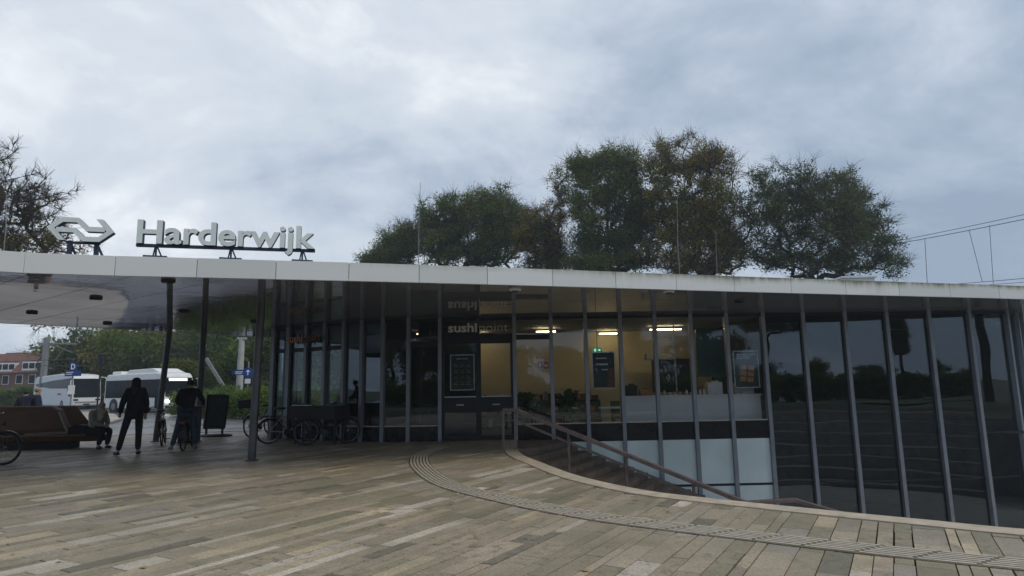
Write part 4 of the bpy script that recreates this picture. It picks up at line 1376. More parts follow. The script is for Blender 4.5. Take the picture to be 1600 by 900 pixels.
for px_, py_ in ((150, 465), (168, 505), (287, 486), (398, 502), (263, 438), (50, 488), (805, 452), (1045, 455), (1155, 470)):
    p = on(px_, py_, ZS)
    pale = px_ in (805, 1045)
    l_ = thing('soffit_lamp', LB[px_], 'lamp', tuple(p), group='lamps in the soffit')
    MB().lathe([(0.115, 0.0), (0.115, -0.03), (0.095, -0.045)] if not pale else [(0.12, 0.0), (0.12, -0.025), (0.09, -0.035)], tuple(p), 16).build('housing', M['white' if pale else 'black'], l_)
    MB().lathe([(0.07, -0.03), (0.06, -0.052)], tuple(p), 14).build('lens', M['busglass'], l_)

# things on the roof
for x0, y0, x1, y1, Y_, lb in ((10, 300, 5, 398, 12.0, 'thin lightning rod at the left end in front of the bare tree'), (657, 285, 654, 416, 14.0, 'thin lightning rod left of the middle of the roof'),
                               (1058, 308, 1062, 430, 16.0, 'tall pale lightning rod in front of the autumn tree'), (1118, 360, 1121, 432, 20.0, 'shorter lightning rod right of the tall pale one')):
    a, b = at(x0, y0, Y_), at(x1, y1, Y_)
    r_ = thing('lightning_rod', lb, 'lightning rod', (b.x, b.y, 3.67), group='lightning rods on the roof')
    MB().tube([(b.x, b.y, 3.67), (b.x, b.y, 3.67 + (a.z - 3.67) * 0.55), tuple(a)], [0.011, 0.009, 0.005], 6).build('rod', M['pole'], r_)
    MB().lathe([(0.16, 3.67), (0.16, 3.72), (0.05, 3.74)], (b.x, b.y, 0), 12).build('foot', M['conc'], r_)
p = at(1330, 440, 20.0)
rb_ = thing('roof_box', 'low white ventilation box on the right part of the roof', 'vent box', (p.x, p.y, 3.67))
MB().box((p.x, p.y, 4.12), (1.0, 0.9, 0.90)).build('housing', M['white'], rb_, bevel=0.02)
MB().box((p.x, p.y, 4.59), (1.10, 1.0, 0.05)).build('lid', M['white'], rb_)
p = at(295, 408, 12.3)
MBr = MB()
MBr.torus((p.x, p.y, 3.80), 0.10, 0.022, 20, 6, axis='Y').tube([(p.x + 0.1, p.y, 3.8), (p.x + 0.1, p.y, 3.67)], 0.02, 6).tube([(p.x - 0.1, p.y, 3.8), (p.x - 0.1, p.y, 3.67)], 0.02, 6)
MBr.v = [(v[0], v[1], v[2] + 0.07) for v in MBr.v]
solo(MBr, 'roof_hook', M['letterside'], (p.x, p.y, 3.67), 'small round metal hook under the station name', 'hook')

# ------------------------------------------------------------------ bench, bin, boards
bn = thing('lounge_bench', 'big curved brown wooden bench with a broad sloping back under the canopy', 'bench', (-13.5, 18.0, 0))
prof = [(-17.5, 17.0), (-10.95, 17.35), (-10.85, 17.6), (-11.2, 18.0), (-12.3, 18.35), (-17.5, 18.5)]
MB().prism(prof, 0.20, 0.37).build('seat', M['wood'], bn, bevel=0.03)
# backrest: inclined slab with slanted right end
f0, f1 = 17.62, 18.02
face = [Vector((-17.5, f0 - 0.1, 0.37)), Vector((-12.05, f0, 0.37)), Vector((-12.15, f0 + 0.02, 0.55)), Vector((-12.62, f1 - 0.05, 1.02)), Vector((-12.85, f1, 1.12)), Vector((-17.5, f1 - 0.1, 1.18))]
bk_ = MB()
bk_.extrude(face, (0.03, 0.22, 0.0))
bk_.build('backrest', M['wood'], bn, bevel=0.03)
MB().extrude([Vector((-12.05, f0 + 0.23, 0.37)), Vector((-11.55, f0 + 0.5, 0.37)), Vector((-12.45, f1 + 0.45, 1.12)), Vector((-12.85, f1 + 0.23, 1.12))], (-0.1, 0.12, 0)).build('back_return', M['wood'], bn, bevel=0.02)
MB().bar((-12.03, f0 - 0.012, 0.42), (-12.16, f0 + 0.01, 0.58), 0.03, 0.05).bar((-12.16, f0 + 0.01, 0.58), (-12.55, f1 - 0.1, 0.95), 0.025, 0.035).bar((-13.2, f0 - 0.015, 0.39), (-12.03, f0 - 0.012, 0.42), 0.03, 0.06).build('edge_highlight', M['woodedge'], bn)  # pale strips paint the light caught on the backrest chamfer
MB().prism([(-17.4, 17.25), (-11.95, 17.5), (-11.95, 18.0), (-12.6, 18.3), (-17.4, 18.4)], 0.0, 0.20).build('plinth', M['plinth'], bn)

bag = solo(MB().extrude([Vector((-12.0, 17.55, 0.372)), Vector((-11.25, 17.55, 0.372)), Vector((-11.28, 17.57, 0.50)), Vector((-11.55, 17.6, 0.60)), Vector((-11.85, 17.6, 0.63)), Vector((-12.02, 17.57, 0.50))], (0, 0.26, 0)).tube([(-11.8, 17.68, 0.62), (-11.7, 17.68, 0.72), (-11.5, 17.68, 0.70), (-11.42, 17.68, 0.58)], 0.012, 6),
           'bag', M['blackcloth'], (-11.65, 17.68, 0.372), 'black bag lying on the bench behind the seated woman', 'bag', bevel=0.04)

bp_ = (-9.42, 18.85)
bi = thing('litter_bin', 'dark upright litter bin standing at the foot of a column', 'litter bin', (*bp_, 0))
MB().box((*bp_, 0.5), (0.42, 0.40, 0.96)).build('body', M['black'], bi, bevel=0.04)
MB().box((*bp_, 1.02), (0.47, 0.45, 0.07)).build('lid', M['darkframe'], bi, bevel=0.02)
MB().box((bp_[0], bp_[1] - 0.203, 0.82), (0.26, 0.012, 0.12)).build('opening', M['spandrel'], bi)
MB().box((*bp_, 0.015), (0.46, 0.44, 0.03)).build('base', M['darkframe'], bi)

sb = thing('pavement_board', 'black pavement chalk board on two legs with a rounded rubber foot', 'pavement board', (-9.68, 21.2, 0))
a_, b_, c_, d2 = (-10.02, 21.2, 1.33), (-9.36, 21.25, 1.31), (-9.42, 21.2, 0.27), (-10.06, 21.15, 0.27)
MB().extrude([Vector(v) for v in (a_, b_, c_, d2)], (0, 0.05, 0)).build('board', M['board'], sb)
fr = MB()
for p, q in ((a_, b_), (b_, c_), (c_, d2), (d2, a_)):
    fr.bar(p, q, 0.07, 0.05)
fr.build('frame', M['black'], sb)
for x in (-10.0, -9.48):
    MB().bar((x, 21.2, 0.26), (x, 21.2, 0.07), 0.05, 0.07).build('leg', M['black'], sb)
MB().lathe([(0.53, 0.0), (0.52, 0.05), (0.44, 0.085), (0.1, 0.095)], (0, 0, 0), 20).build('foot', M['black'], sb, world=False).scale = (1.0, 0.5, 1.0)

# dark standing table in front of the left corner
tb = thing('standing_table', 'dark flat-topped box table beside the bicycles at the glass corner', 'table', (-5.2, 17.6, 0))
MB().bar((-6.05, 17.95, 0.84), (-4.55, 17.25, 0.84), 0.62, 0.36).build('table_top', M['black'], tb, bevel=0.015)
for x, y in ((-5.9, 17.62), (-5.85, 18.1), (-4.7, 17.1), (-4.62, 17.55)):
    MB().bar((x, y, 0.0), (x, y, 0.68), 0.05, 0.05).build('leg', M['black'], tb)
MB().bar((-6.0, 17.62, 1.035), (-5.45, 17.36, 1.035), 0.10, 0.022).build('paper_strip', M['counter'], tb)

# grey access plate next to the stairs
solo(MB().prism([(-0.95, 15.0), (-0.14, 15.15), (-0.05, 16.9), (-0.42, 16.9)], 0.002, 0.0065), 'floor_plate', M['plate'], (-0.4, 15.9, 0.002), 'smooth grey plate set in the paving beside the handrail', 'floor plate')
for k in range(26):
    x, y = random.uniform(-7, 2), random.uniform(5.2, 13)
    if past_cope((x, y))[0] > -0.4:
        continue
    s_ = random.uniform(0.018, 0.035)
    a = random.uniform(0, 6.28)
    mb = MB()
    mb.add([(x + s_ * 1.6 * math.cos(a), y + s_ * 1.6 * math.sin(a), 0.006), (x - s_ * math.sin(a), y + s_ * math.cos(a), 0.014), (x - s_ * 1.6 * math.cos(a), y - s_ * 1.6 * math.sin(a), 0.007), (x + s_ * math.sin(a), y - s_ * math.cos(a), 0.012), (x, y, 0.009)],
           [(0, 1, 4), (1, 2, 4), (2, 3, 4), (3, 0, 4)])
    solo(mb, 'fallen_leaf', M['leaflet'], (x, y, 0.006), 'small fallen leaf lying on the stone paving', 'leaf', 'fallen leaves on the paving')

# ------------------------------------------------------------------ trees
def tubes_np(segs, k=5):
    """segs: list of (p0, p1, r0, r1)"""
    vs, fs = [], []
    for p0, p1, r0_, r1_ in segs:
        d = p1 - p0
        ln = np.linalg.norm(d)
        if ln < 1e-6:
            continue
        d = d / ln
        a = np.cross(d, (0.3, 0.9, 0.31))
        a /= np.linalg.norm(a)
        b = np.cross(d, a)
        o = len(vs)
        for p, r_ in ((p0, r0_), (p1, r1_)):
            for i in range(k):
                t = 2 * math.pi * i / k
                vs.append(p + (a * math.cos(t) + b * math.sin(t)) * r_)
        for i in range(k):
            j = (i + 1) % k
            fs.append((o + i, o + j, o + k + j, o + k + i))
    return np.array(vs), np.array(fs)

def make_tree(name, label, base, lobes, seed, leaf, n_cl=420, per=48, size=0.3, spread=0.7, trunk_r=0.35, bare=0.0, bias=0.0, group=None, twigs=4, trunk_top=0.75, cat='tree', lumps=24, droop=2.5):
    """lobes: world (x, y, z, rx, ry, rz, weight, sparse). trunk, limbs grown to every leaf clump, leaves at the clumps"""
    rs = np.random.RandomState(seed)
    base = np.array(base, float)
    lob = np.array([l_[:6] for l_ in lobes], float)
    lob[:, :3] -= base
    wts = np.array([l_[6] if len(l_) > 6 else 1.0 for l_ in lobes]) * (lob[:, 3] * lob[:, 5])
    sparse = np.array([l_[7] if len(l_) > 7 else bare for l_ in lobes])
    lob0 = lob.copy()
    lob0[:, 3:6] *= 1.04
    sub, sw_, ss_ = [np.concatenate([l_[:3], l_[3:6] * 0.92]) for l_ in lob], [w_ * 0.40 for w_ in wts], list(sparse)
    for l_, w_, s_ in zip(lob, wts, sparse):          # every lobe is a bunch of smaller boughs
        for _ in range(lumps):
            d = rs.normal(0, 1, 3)
            d *= rs.uniform(0.40, 1.16) / np.linalg.norm(d)
            kk = rs.uniform(0.12, 0.32)
            sub.append(np.concatenate([l_[:3] + d * l_[3:6], l_[3:6] * kk * np.array([1.15, 1.15, 0.85])]))
            sw_.append(w_ / lumps * rs.uniform(0.6, 1.3))
            ss_.append(min(1, s_ * rs.uniform(0.7, 1.3)))
    lob, wts, sparse = np.array(sub), np.array(sw_), np.array(ss_)
    which = rs.choice(len(lob), n_cl, p=wts / wts.sum())
    dirs = rs.normal(0, 1, (n_cl, 3))
    dirs /= np.linalg.norm(dirs, axis=1)[:, None]
    rad = rs.uniform(0.18, 1.0, n_cl) ** 0.5
    rad *= 1 + 0.10 * rs.normal(0, 1, n_cl)
    cl_ = lob[which, :3] + dirs * rad[:, None] * lob[which, 3:6]
    cl_[:, 2] = np.maximum(cl_[:, 2], 0.8)
    sp = sparse[which]
    # skeleton: nodes on a leaning trunk, then every clump joined to the nearest lower node
    top = np.array([lob[:, 0].mean() * 0.8, lob[:, 1].mean() * 0.8, (lob[:, 2] + lob[:, 5]).max() * trunk_top])
    nodes, parent = [np.zeros(3)], [-1]
    nt_ = 9
    for i in range(1, nt_ + 1):
        t = i / nt_
        nodes.append(top * t + np.array([rs.normal(0, 0.10), rs.normal(0, 0.10), 0]) * (t * 2))
        parent.append(i - 1)
    order = np.argsort(np.linalg.norm(cl_ - np.array([0, 0, top[2] * 0.35]), axis=1))
    load = {}
    tips = []
    for ci in order:
        p = cl_[ci]
        A = np.array(nodes)
        d = np.linalg.norm(A - p, axis=1)
        drop = p[2] - A[:, 2]
        cost = d + np.where(drop < 0.15 * d, droop * (0.15 * d - drop), 0)
        cost[0] += 3
        j = int(np.argmin(cost))
        q = A[j]
        ln = np.linalg.norm(p - q)
        ns_ = 2 if ln < 1.5 else 3
        last = j
        for s_ in range(1, ns_ + 1):
            t = s_ / ns_
            m = q + (p - q) * t
            if s_ < ns_:
                m = m + rs.normal(0, 0.07, 3) * ln + np.array([0, 0, 0.10 * ln * math.sin(t * math.pi)])
            nodes.append(m)
            parent.append(last)
            last = len(nodes) - 1
        tips.append(last)
    cnt = np.zeros(len(nodes))
    for t in tips:
        cnt[t] += 1
    for i in range(len(nodes) - 1, 0, -1):
        cnt[parent[i]] += cnt[i]
    rr_ = trunk_r * (np.maximum(cnt, 0.4) / cnt[0]) ** 0.48
    segs = [(nodes[parent[i]], nodes[i], min(rr_[parent[i]], rr_[i] * 1.35), rr_[i]) for i in range(1, len(nodes))]
    for t, ci in zip(tips, order):
        for _ in range(twigs + int(4 * sp[ci])):
            d = nodes[t] - nodes[parent[t]]
            d = d / (np.linalg.norm(d) + 1e-6) + rs.normal(0, 0.55, 3) + np.array([0, 0, 0.35])
            d /= np.linalg.norm(d)
            ln = rs.uniform(0.5, 1.25) * spread * (2.1 if twigs <= 4 else 2.4)
            m = nodes[t] + d * ln * 0.55
            e = m + (d + rs.normal(0, 0.3, 3)) * ln * 0.45
            segs += [(nodes[t], m, 0.016, 0.011), (m, e, 0.011, 0.004)]
            if twigs > 3:
                for q_ in (m, nodes[t] * 0.5 + m * 0.5):
                    segs.append((q_, q_ + (d + rs.normal(0, 0.7, 3)) * ln * 0.4, 0.007, 0.003))
    root = thing(name, label, cat, tuple(base), group=group)
    v, f = tubes_np(segs)
    o = bpy.data.objects.new('trunk', np_mesh('trunk', v, f, M['bark']))
    COL.objects.link(o)
    o.parent = root
    keep = rs.uniform(0, 1, n_cl) > sp
    cc = cl_[keep]
    hz = (cc[:, 2] - cc[:, 2].min()) / (np.ptp(cc[:, 2]) + 1e-6)
    lt_ = rs.uniform(-0.05, 0.95, len(lob))
    tint = 0.62 * lt_[which[keep]] + rs.uniform(0.0, 0.32, len(cc)) + bias + 0.15 * (hz - 0.5)
    # the crown thins out towards its rim
    rim = np.min(np.linalg.norm((cc[:, None, :] - lob0[None, :, :3]) / lob0[None, :, 3:6], axis=2), axis=1)
    fill = np.clip(1.60 - 1.15 * rim, 0.18, 1.2) * rs.uniform(0.35, 1.35, len(cc))
    v, f, t = leaf_cards(rs, cc, spread * rs.uniform(0.55, 1.0, len(cc)) * np.clip(1.25 - 0.45 * rim, 0.5, 1.1), np.maximum(3, per * fill).astype(int), size, tint)
    o = bpy.data.objects.new('crown', np_mesh('crown', v, f, M[leaf], t))
    COL.objects.link(o)
    o.parent = root
    return root

def px_lobes(lst, Y, deep=0.8):
    out = []
    for l_ in lst:
        x, y, rx, ry = l_[:4]
        p = at(x, y, Y)
        k = Y / FPX
        out.append((p.x, Y + random.uniform(-1, 1) * rx * k * 0.5, p.z, rx * k, max(rx, ry) * k * deep, ry * k) + tuple(l_[4:]))
    return out
BT = 'trees behind the station'
tT1 = make_tree('broadleaf_tree', 'low green tree at the left end of the trees behind the roof', (-13.0, 62, 0), px_lobes([(612, 395, 34, 28), (583, 408, 20, 14), (640, 378, 24, 32)], 62), 1, 'leaf_green', 330, 88, 0.175, 0.58, 0.22, group=BT)
tT2 = make_tree('broadleaf_tree', 'broad dark green tree behind the roof, right of the left lightning rod', (-4.5, 60, 0), px_lobes([(697, 335, 40, 38), (752, 335, 48, 42), (800, 345, 28, 46, 0.8, 0.35), (700, 388, 48, 38), (775, 388, 55, 38), (667, 352, 16, 34)], 60), 2, 'leaf_green', 900, 92, 0.175, 0.56, 0.4, bias=-0.05, group=BT)
tT3 = make_tree('broadleaf_tree', 'thin rusty brown tree between the broad green tree and the tall dark one', (3.2, 57, 0), px_lobes([(826, 368, 26, 44, 1.0, 0.15), (845, 378, 34, 40), (868, 345, 22, 45, 1, 0.3), (880, 290, 20, 34, 1.0, 0.45), (860, 405, 42, 22)], 57), 3, 'leaf_autumn', 520, 66, 0.17, 0.50, 0.28, bias=0.12, group=BT)
tT4 = make_tree('broadleaf_tree', 'tall dark green tree behind the middle of the roof', (8.4, 54, 0), px_lobes([(952, 265, 48, 42), (918, 320, 36, 58), (982, 300, 40, 66), (935, 385, 50, 42), (990, 390, 40, 42), (905, 265, 18, 28, 1, 0.35), (1000, 345, 34, 34), (925, 415, 40, 14, 1.2)], 54), 4, 'leaf_green', 1000, 92, 0.17, 0.54, 0.42, bias=-0.08, group=BT)
tT5 = make_tree('broadleaf_tree', 'tallest tree behind the roof, turning yellow brown with a thin top', (15.5, 52, 0), px_lobes([(1075, 245, 55, 42, 0.9, 0.42), (1120, 255, 42, 42, 0.8, 0.55), (1050, 310, 55, 48, 1.1), (1115, 325, 45, 55), (1060, 385, 60, 42), (1130, 395, 40, 36), (1030, 250, 25, 35), (1085, 350, 60, 40), (1158, 350, 24, 62, 0.8, 0.3), (1090, 418, 60, 12, 1.2)], 52), 5, 'leaf_autumn', 1050, 78, 0.165, 0.50, 0.45, bias=0.02, group=BT)
tT6 = make_tree('broadleaf_tree', 'dark spreading tree furthest right behind the roof with sky showing through', (23.0, 50, 0), px_lobes([(1190, 335, 32, 55, 0.8, 0.25), (1208, 290, 34, 40, 0.8, 0.25), (1262, 290, 40, 44), (1322, 298, 46, 38), (1352, 342, 42, 40), (1240, 350, 50, 46), (1300, 375, 60, 42), (1378, 388, 28, 34, 0.8), (1210, 400, 36, 26), (1402, 412, 14, 22, 1.0), (1262, 412, 55, 18, 1.3), (1335, 414, 50, 16, 1.3), (1290, 330, 50, 50)], 50), 6, 'leaf_dark', 1050, 62, 0.165, 0.48, 0.34, bias=0.05, group=BT, trunk_top=0.6)
tT0 = make_tree('bare_tree', 'half bare tree at the left edge behind the railway emblem', (-31.5, 36, 0), px_lobes([(8, 262, 34, 46, 0.9, 0.97), (-70, 300, 80, 90, 0.5, 0.8), (60, 318, 52, 36, 0.9, 0.86), (20, 350, 50, 42, 1.0, 0.75), (70, 380, 52, 30, 1.3, 0.45), (10, 400, 45, 40, 1.0, 0.4), (120, 392, 22, 16, 0.9, 0.5), (-60, 430, 90, 60, 0.6, 0.4), (82, 455, 22, 30, 0.35, 0.4), (85, 505, 26, 18, 0.8, 0.25)], 36), 8, 'leaf_autumn', 620, 26, 0.15, 0.36, 0.36, bias=-0.02, group=None, twigs=4, trunk_top=0.85, droop=0.25)

# the wood beyond the bus station
WL = ['dark green tree in the wood behind the buses, left end beside the red roofs', 'green tree in the wood directly above the white coach', 'olive tree in the wood between the two buses', 'yellowing tree in the wood above the city bus', 'dark tree in the wood behind the leaning column', 'dark green tree in the wood behind the chalk board', 'dark tree in the wood behind the concrete pole', 'tree in the wood just left of the glass corner', 'tree in the wood hidden behind the left glass wing', 'tall tree at the back of the wood seen through the left glass wing']
for k, (px_, top_, Y_, w_) in enumerate(((128, 545, 80, 3.6), (160, 512, 78, 4.6), (205, 508, 74, 5.0), (245, 515, 72, 5.0), (290, 510, 74, 5.2), (335, 512, 70, 5.0), (375, 512, 66, 5.0), (415, 515, 62, 4.6), (470, 515, 58, 4.6), (530, 520, 55, 4.4))):
    p = at(px_, top_, Y_)
    H_ = p.z + 0.8
    lb_ = [(p.x + random.uniform(-1.5, 1.5), Y_ + random.uniform(-2, 2), H_ * q, w_ * random.uniform(0.7, 1.05), w_ * 0.8, H_ * 0.22) for q in (0.2, 0.32, 0.55, 0.62, 0.78)]
    make_tree('broadleaf_tree', WL[k], (p.x, Y_, -0.1), lb_, 30 + k, 'leaf_autumn' if k in (2,) else ('leaf_dark' if k in (1, 4, 6) else 'leaf_green'), 260, 62, 0.36, 0.85, 0.3, group='trees of the wood behind the bus station', bias=0.12 if k == 3 else -0.05)
p = at(290, 590, 56)
make_tree('young_tree', 'small bright yellow green tree beside the front of the city bus', (p.x, 56, -0.1), [(p.x - 0.6, 56, 3.4, 1.5, 1.3, 1.0), (p.x + 1.0, 56, 2.2, 1.6, 1.3, 1.2), (p.x - 0.3, 56, 2.0, 1.6, 1.4, 1.2)], 50, 'leaf_bright', 130, 46, 0.24, 0.42, 0.10)

# trees and a hedge behind the photographer, mirrored in the glass front
MIR = [(tT6, 27, -25, 0.62, 0.4), (tT4, 21.5, -26, 0.60, 1.0), (tT4, 46, -29, 0.36, 2.0), (tT5, 58, -24, 0.5, 1.0), (tT2, 40, 8, 0.7, 0.3), (tT4, 46, 15, 0.6, 1.2), (tT6, 38, 0, 0.6, 2.2), (tT5, -24, -30, 0.5, 0.7)]
WOOD = [o for o in COL.objects if o.get('group') == 'trees of the wood behind the bus station']
for k in range(18):
    MIR.append((WOOD[k % 9], (-40 + k * 5.0 if k < 13 else 27 + (k - 13) * 7.0) + random.uniform(-1, 1), -26.5 + random.uniform(-1.5, 1.5), random.uniform(0.62, 0.80) if k < 13 else random.uniform(0.36, 0.50), k * 1.3))
ORD = ['first', 'second', 'third', 'fourth', 'fifth', 'sixth', 'seventh', 'eighth', 'ninth', 'tenth', 'eleventh', 'twelfth', 'thirteenth', 'fourteenth', 'fifteenth', 'sixteenth', 'seventeenth', 'eighteenth']
BL = ['tall tree across the street mirrored in the first dark panes', 'tall spreading tree across the street mirrored beside the food poster', 'slim tree across the street mirrored near the right end of the glass', 'tree at the street corner mirrored at the far right of the glass', 'nearest tree of the three right of the sunken court', 'rear tree of the three right of the sunken court', 'front tree of the three right of the sunken court', 'thin autumn tree across the street opposite the emblem']
for k, (src, x, y, sc, rz) in enumerate(MIR):
    c = copy_tree(src)
    c.name = 'street_tree'
    c.location = (x, y, -0.1)
    c.scale = (sc, sc, sc)
    c.rotation_euler = (0, 0, rz)
    c['label'], c['group'] = (BL[k] if k < 8 else 'low dense tree across the street, %s of the row from the left' % ORD[k - 8]), 'trees across the street'

def hedge(name, label, a, b, h, w, leaf, seed, n=900, size=0.13):
    rs = np.random.RandomState(seed)
    a, b = np.array(a, float), np.array(b, float)
    L_ = np.linalg.norm(b - a)
    d = (b - a) / L_
    s = np.array([-d[1], d[0]])
    t, q, z = rs.uniform(0, L_, n), rs.uniform(-1, 1, n), rs.uniform(0.03, 1, n) ** 0.8
    hh = h * (1 + 0.10 * np.sin(t * 1.7 + seed) + 0.06 * np.sin(t * 4.1))
    c = np.stack([d[0] * t + s[0] * q * w / 2, d[1] * t + s[1] * q * w / 2, z * hh], 1)
    v, f, ti = leaf_cards(rs, c, np.full(n, 0.17), 22, size, rs.uniform(0.1, 0.8, n))
    r_ = thing(name, label, 'hedge', (a[0], a[1], -0.1))
    o = bpy.data.objects.new('foliage', np_mesh('foliage', v, f, M[leaf], ti))
    COL.objects.link(o)
    o.parent = r_
    segs = []
    for i in range(int(L_ / 0.5)):
        p = np.array([d[0] * (i * 0.5 + 0.2), d[1] * (i * 0.5 + 0.2), 0.0])
        segs.append((p, p + np.array([rs.normal(0, 0.1), rs.normal(0, 0.1), h * 0.85]), 0.025, 0.01))
    v, f = tubes_np(segs)
    o = bpy.data.objects.new('stems', np_mesh('stems', v, f, M['bark']))
    COL.objects.link(o)
    o.parent = r_
hedge('hedge', 'green hedge beyond the road to the right of the chalk board', (-22, 42.5), (-10.5, 33.5), 1.55, 1.3, 'leaf_green', 3, 1300)
hedge('hedge', 'green hedge at the far left in front of the brick houses', (-82, 84), (-57, 80), 2.3, 1.6, 'leaf_green', 4, 1200, 0.22)
hedge('hedge', 'long hedge across the street behind the photographer', (-34, -12.6), (60, -12.6), 1.9, 1.2, 'leaf_green', 5, 4200, 0.24)

# ------------------------------------------------------------------ thin haze box, added to lift the darks as lens veil does
hz_m = bpy.data.materials.new('veil_haze')
hz_m.use_nodes = True
hz_m.node_tree.nodes.clear()
ho = hz_m.node_tree.nodes.new('ShaderNodeOutputMaterial')
hv = hz_m.node_tree.nodes.new('ShaderNodeVolumePrincipled')
hv.inputs['Color'].default_value = (0.86, 0.92, 1.0, 1)
hv.inputs['Density'].default_value = 0.0010
hv.inputs['Anisotropy'].default_value = 0.2
hz_m.node_tree.links.new(hv.outputs[0], ho.inputs['Volume'])
hzo = MB().box((0, 45, 12.0), (290, 190, 32.0)).build('haze', hz_m)
hzo['kind'] = 'stuff'
# ------------------------------------------------------------------ brick houses far left
HL = ['brick house at the left edge with red roof and white dormer', 'second brick house from the left edge with white dormers', 'brick house in the middle of the far row', 'brick house of the far row behind the overhead line mast', 'last brick house of the far row beside the wood']
for k in range(5):
    x0 = -101 + k * 7.1
    yk = 118 - k * 3.2
    hr = thing('brick_house', HL[k], 'house', (x0 + 3.5, yk, -0.1), group='row of brick houses')
    MB().box((x0 + 3.5, yk + 4, 2.6), (7.05, 8, 5.4)).build('wall', M['brick'], hr)
    MB().extrude([Vector((x0 - 0.02, yk - 0.5, 5.25)), Vector((x0 - 0.02, yk + 4, 9.2)), Vector((x0 - 0.02, yk + 8.5, 5.25))], (7.09, 0, 0)).build('roof', M['tile'], hr)
    dm = MB().box((x0 + 3.4, yk + 0.9, 6.35), (3.4, 2.2, 1.5)).build('dormer', M['white'], hr)
    for j in range(3):
        MB().box((x0 + 2.3 + j * 1.1, yk - 0.215, 6.4), (0.9, 0.03, 0.95)).build('pane', M['busglass'], dm)
    for j in range(3):
        for z_ in (1.4, 4.1):
            wf = MB().box((x0 + 1.3 + j * 2.2, yk - 0.02, z_), (1.2, 0.06, 1.6)).build('window', M['white'], hr)
            MB().box((x0 + 1.3 + j * 2.2, yk - 0.06, z_), (1.0, 0.03, 1.4)).build('pane', M['busglass'], wf)

# ------------------------------------------------------------------ buses
def wheel_at(mbs, parent, x, y, r_=0.48):
    w = MB().lathe([(r_ * 0.72, -0.15), (r_, -0.12), (r_, 0.12), (r_ * 0.72, 0.15)], (x, y, r_), 20, 'Y').build('wheel', M['tyre'], parent, world=False)
    MB().lathe([(r_ * 0.6, -0.16), (r_ * 0.58, 0.16)], (x, y, r_), 16, 'Y').build('rim', M['pole'], w, world=False)
def slab_on_front(zs, y0, y1, xf, m_, name, parent, th=0.02):
    """panel on the sloping nose: zs = [(x, z) ...] lower to upper"""
    mb = MB()
    (xa, za), (xb, zb_) = zs
    vs = [(xa + d, y, za) if lo else (xb + d, y, zb_) for d in (0.0, th) for lo, y in ((1, y0), (1, y1), (0, y1), (0, y0))]
    mb.add(vs, [(0, 1, 2, 3), (4, 5, 6, 7), (0, 1, 5, 4), (1, 2, 6, 5), (2, 3, 7, 6), (3, 0, 4, 7)])
    return mb.build(name, M[m_], parent, world=False)
def side_panel(x0, x1, z0, z1, y, m_, name, parent, th=0.03):
    return MB().box(((x0 + x1) / 2, y, (z0 + z1) / 2), (x1 - x0, th, z1 - z0)).build(name, M[m_], parent, world=False)

cb = thing('city_bus', 'white city bus with dark windows and lit front display waiting at the road', 'bus', (-26.6, 49.3, -0.1), math.atan2(-0.489, 0.871))
Wd = 2.5
prof = [(-0.06, 0.32), (0.0, 0.9), (-0.05, 1.25), (-0.32, 2.75), (-0.62, 3.0), (-1.2, 3.08), (-7.85, 3.04), (-8.1, 2.8), (-8.2, 0.9), (-8.15, 0.34)]
MB().extrude([Vector((x, 0.0, z)) for x, z in prof], (0, Wd, 0)).build('body', M['white'], cb, world=False, bevel=0.10)
slab_on_front([(-0.055, 1.22), (-0.30, 2.66)], 0.12, Wd - 0.12, 0, 'busglass', 'windscreen', cb, 0.03)
slab_on_front([(-0.235, 2.42), (-0.28, 2.62)], 0.45, Wd - 0.55, 0, 'display', 'destination_display', cb, 0.045)
side_panel(-7.95, -4.75, 1.15, 2.55, -0.012, 'busglass', 'side_window', cb)
side_panel(-3.55, -1.15, 1.15, 2.55, -0.012, 'busglass', 'side_window', cb)
for x0 in (-4.7, -1.12):
    d = side_panel(x0, x0 + 1.1, 0.36, 2.55, -0.016, 'busglass', 'door', cb, 0.05)
    side_panel(x0 + 0.57, x0 + 0.63, 0.4, 2.5, -0.05, 'white', 'door_edge', d, 0.03)
for x in (-6.7, -2.4):
    wheel_at(None, cb, x, 0.13)
    wheel_at(None, cb, x, Wd - 0.13)
    MB().lathe([(0.60, -0.012), (0.58, 0.02)], (x, 0.0, 0.5), 20, 'Y').build('wheel_arch', M['black'], cb, world=False)
for y in (0.28, Wd - 0.28):
    MB().box((0.01, y, 0.86), (0.08, 0.36, 0.2)).build('headlight', M['headlamp' if y < 1 else 'chrome'], cb, world=False, bevel=0.02)
MB().box((0.0, Wd / 2, 0.42), (0.06, 2.2, 0.14)).build('bumper', M['black'], cb, world=False)
MB().box((0.015, Wd / 2, 0.72), (0.03, 1.0, 0.2)).build('grille', M['pole'], cb, world=False)
MB().box((0.03, Wd / 2, 0.52), (0.02, 0.5, 0.11)).build('number_plate', M['sill'], cb, world=False)
for y in (0.0, Wd):
    MB().tube([(-0.35, y, 2.65), (0.15, y + (-0.2 if y == 0 else 0.2), 2.55)], 0.03, 6).box((0.2, y + (-0.25 if y == 0 else 0.25), 2.25), (0.12, 0.2, 0.55)).build('mirror', M['white'], cb, world=False)
MB().box((-7.1, Wd / 2, 3.16), (1.3, 1.9, 0.26)).build('roof_unit', M['white'], cb, world=False, bevel=0.08)
MB().extrude([Vector((-0.9, 0.2, 3.06)), Vector((-2.0, 0.2, 3.42)), Vector((-5.2, 0.2, 3.36)), Vector((-5.7, 0.2, 3.04))], (0, Wd - 0.4, 0)).build('roof_unit', M['white'], cb, world=False, bevel=0.06)

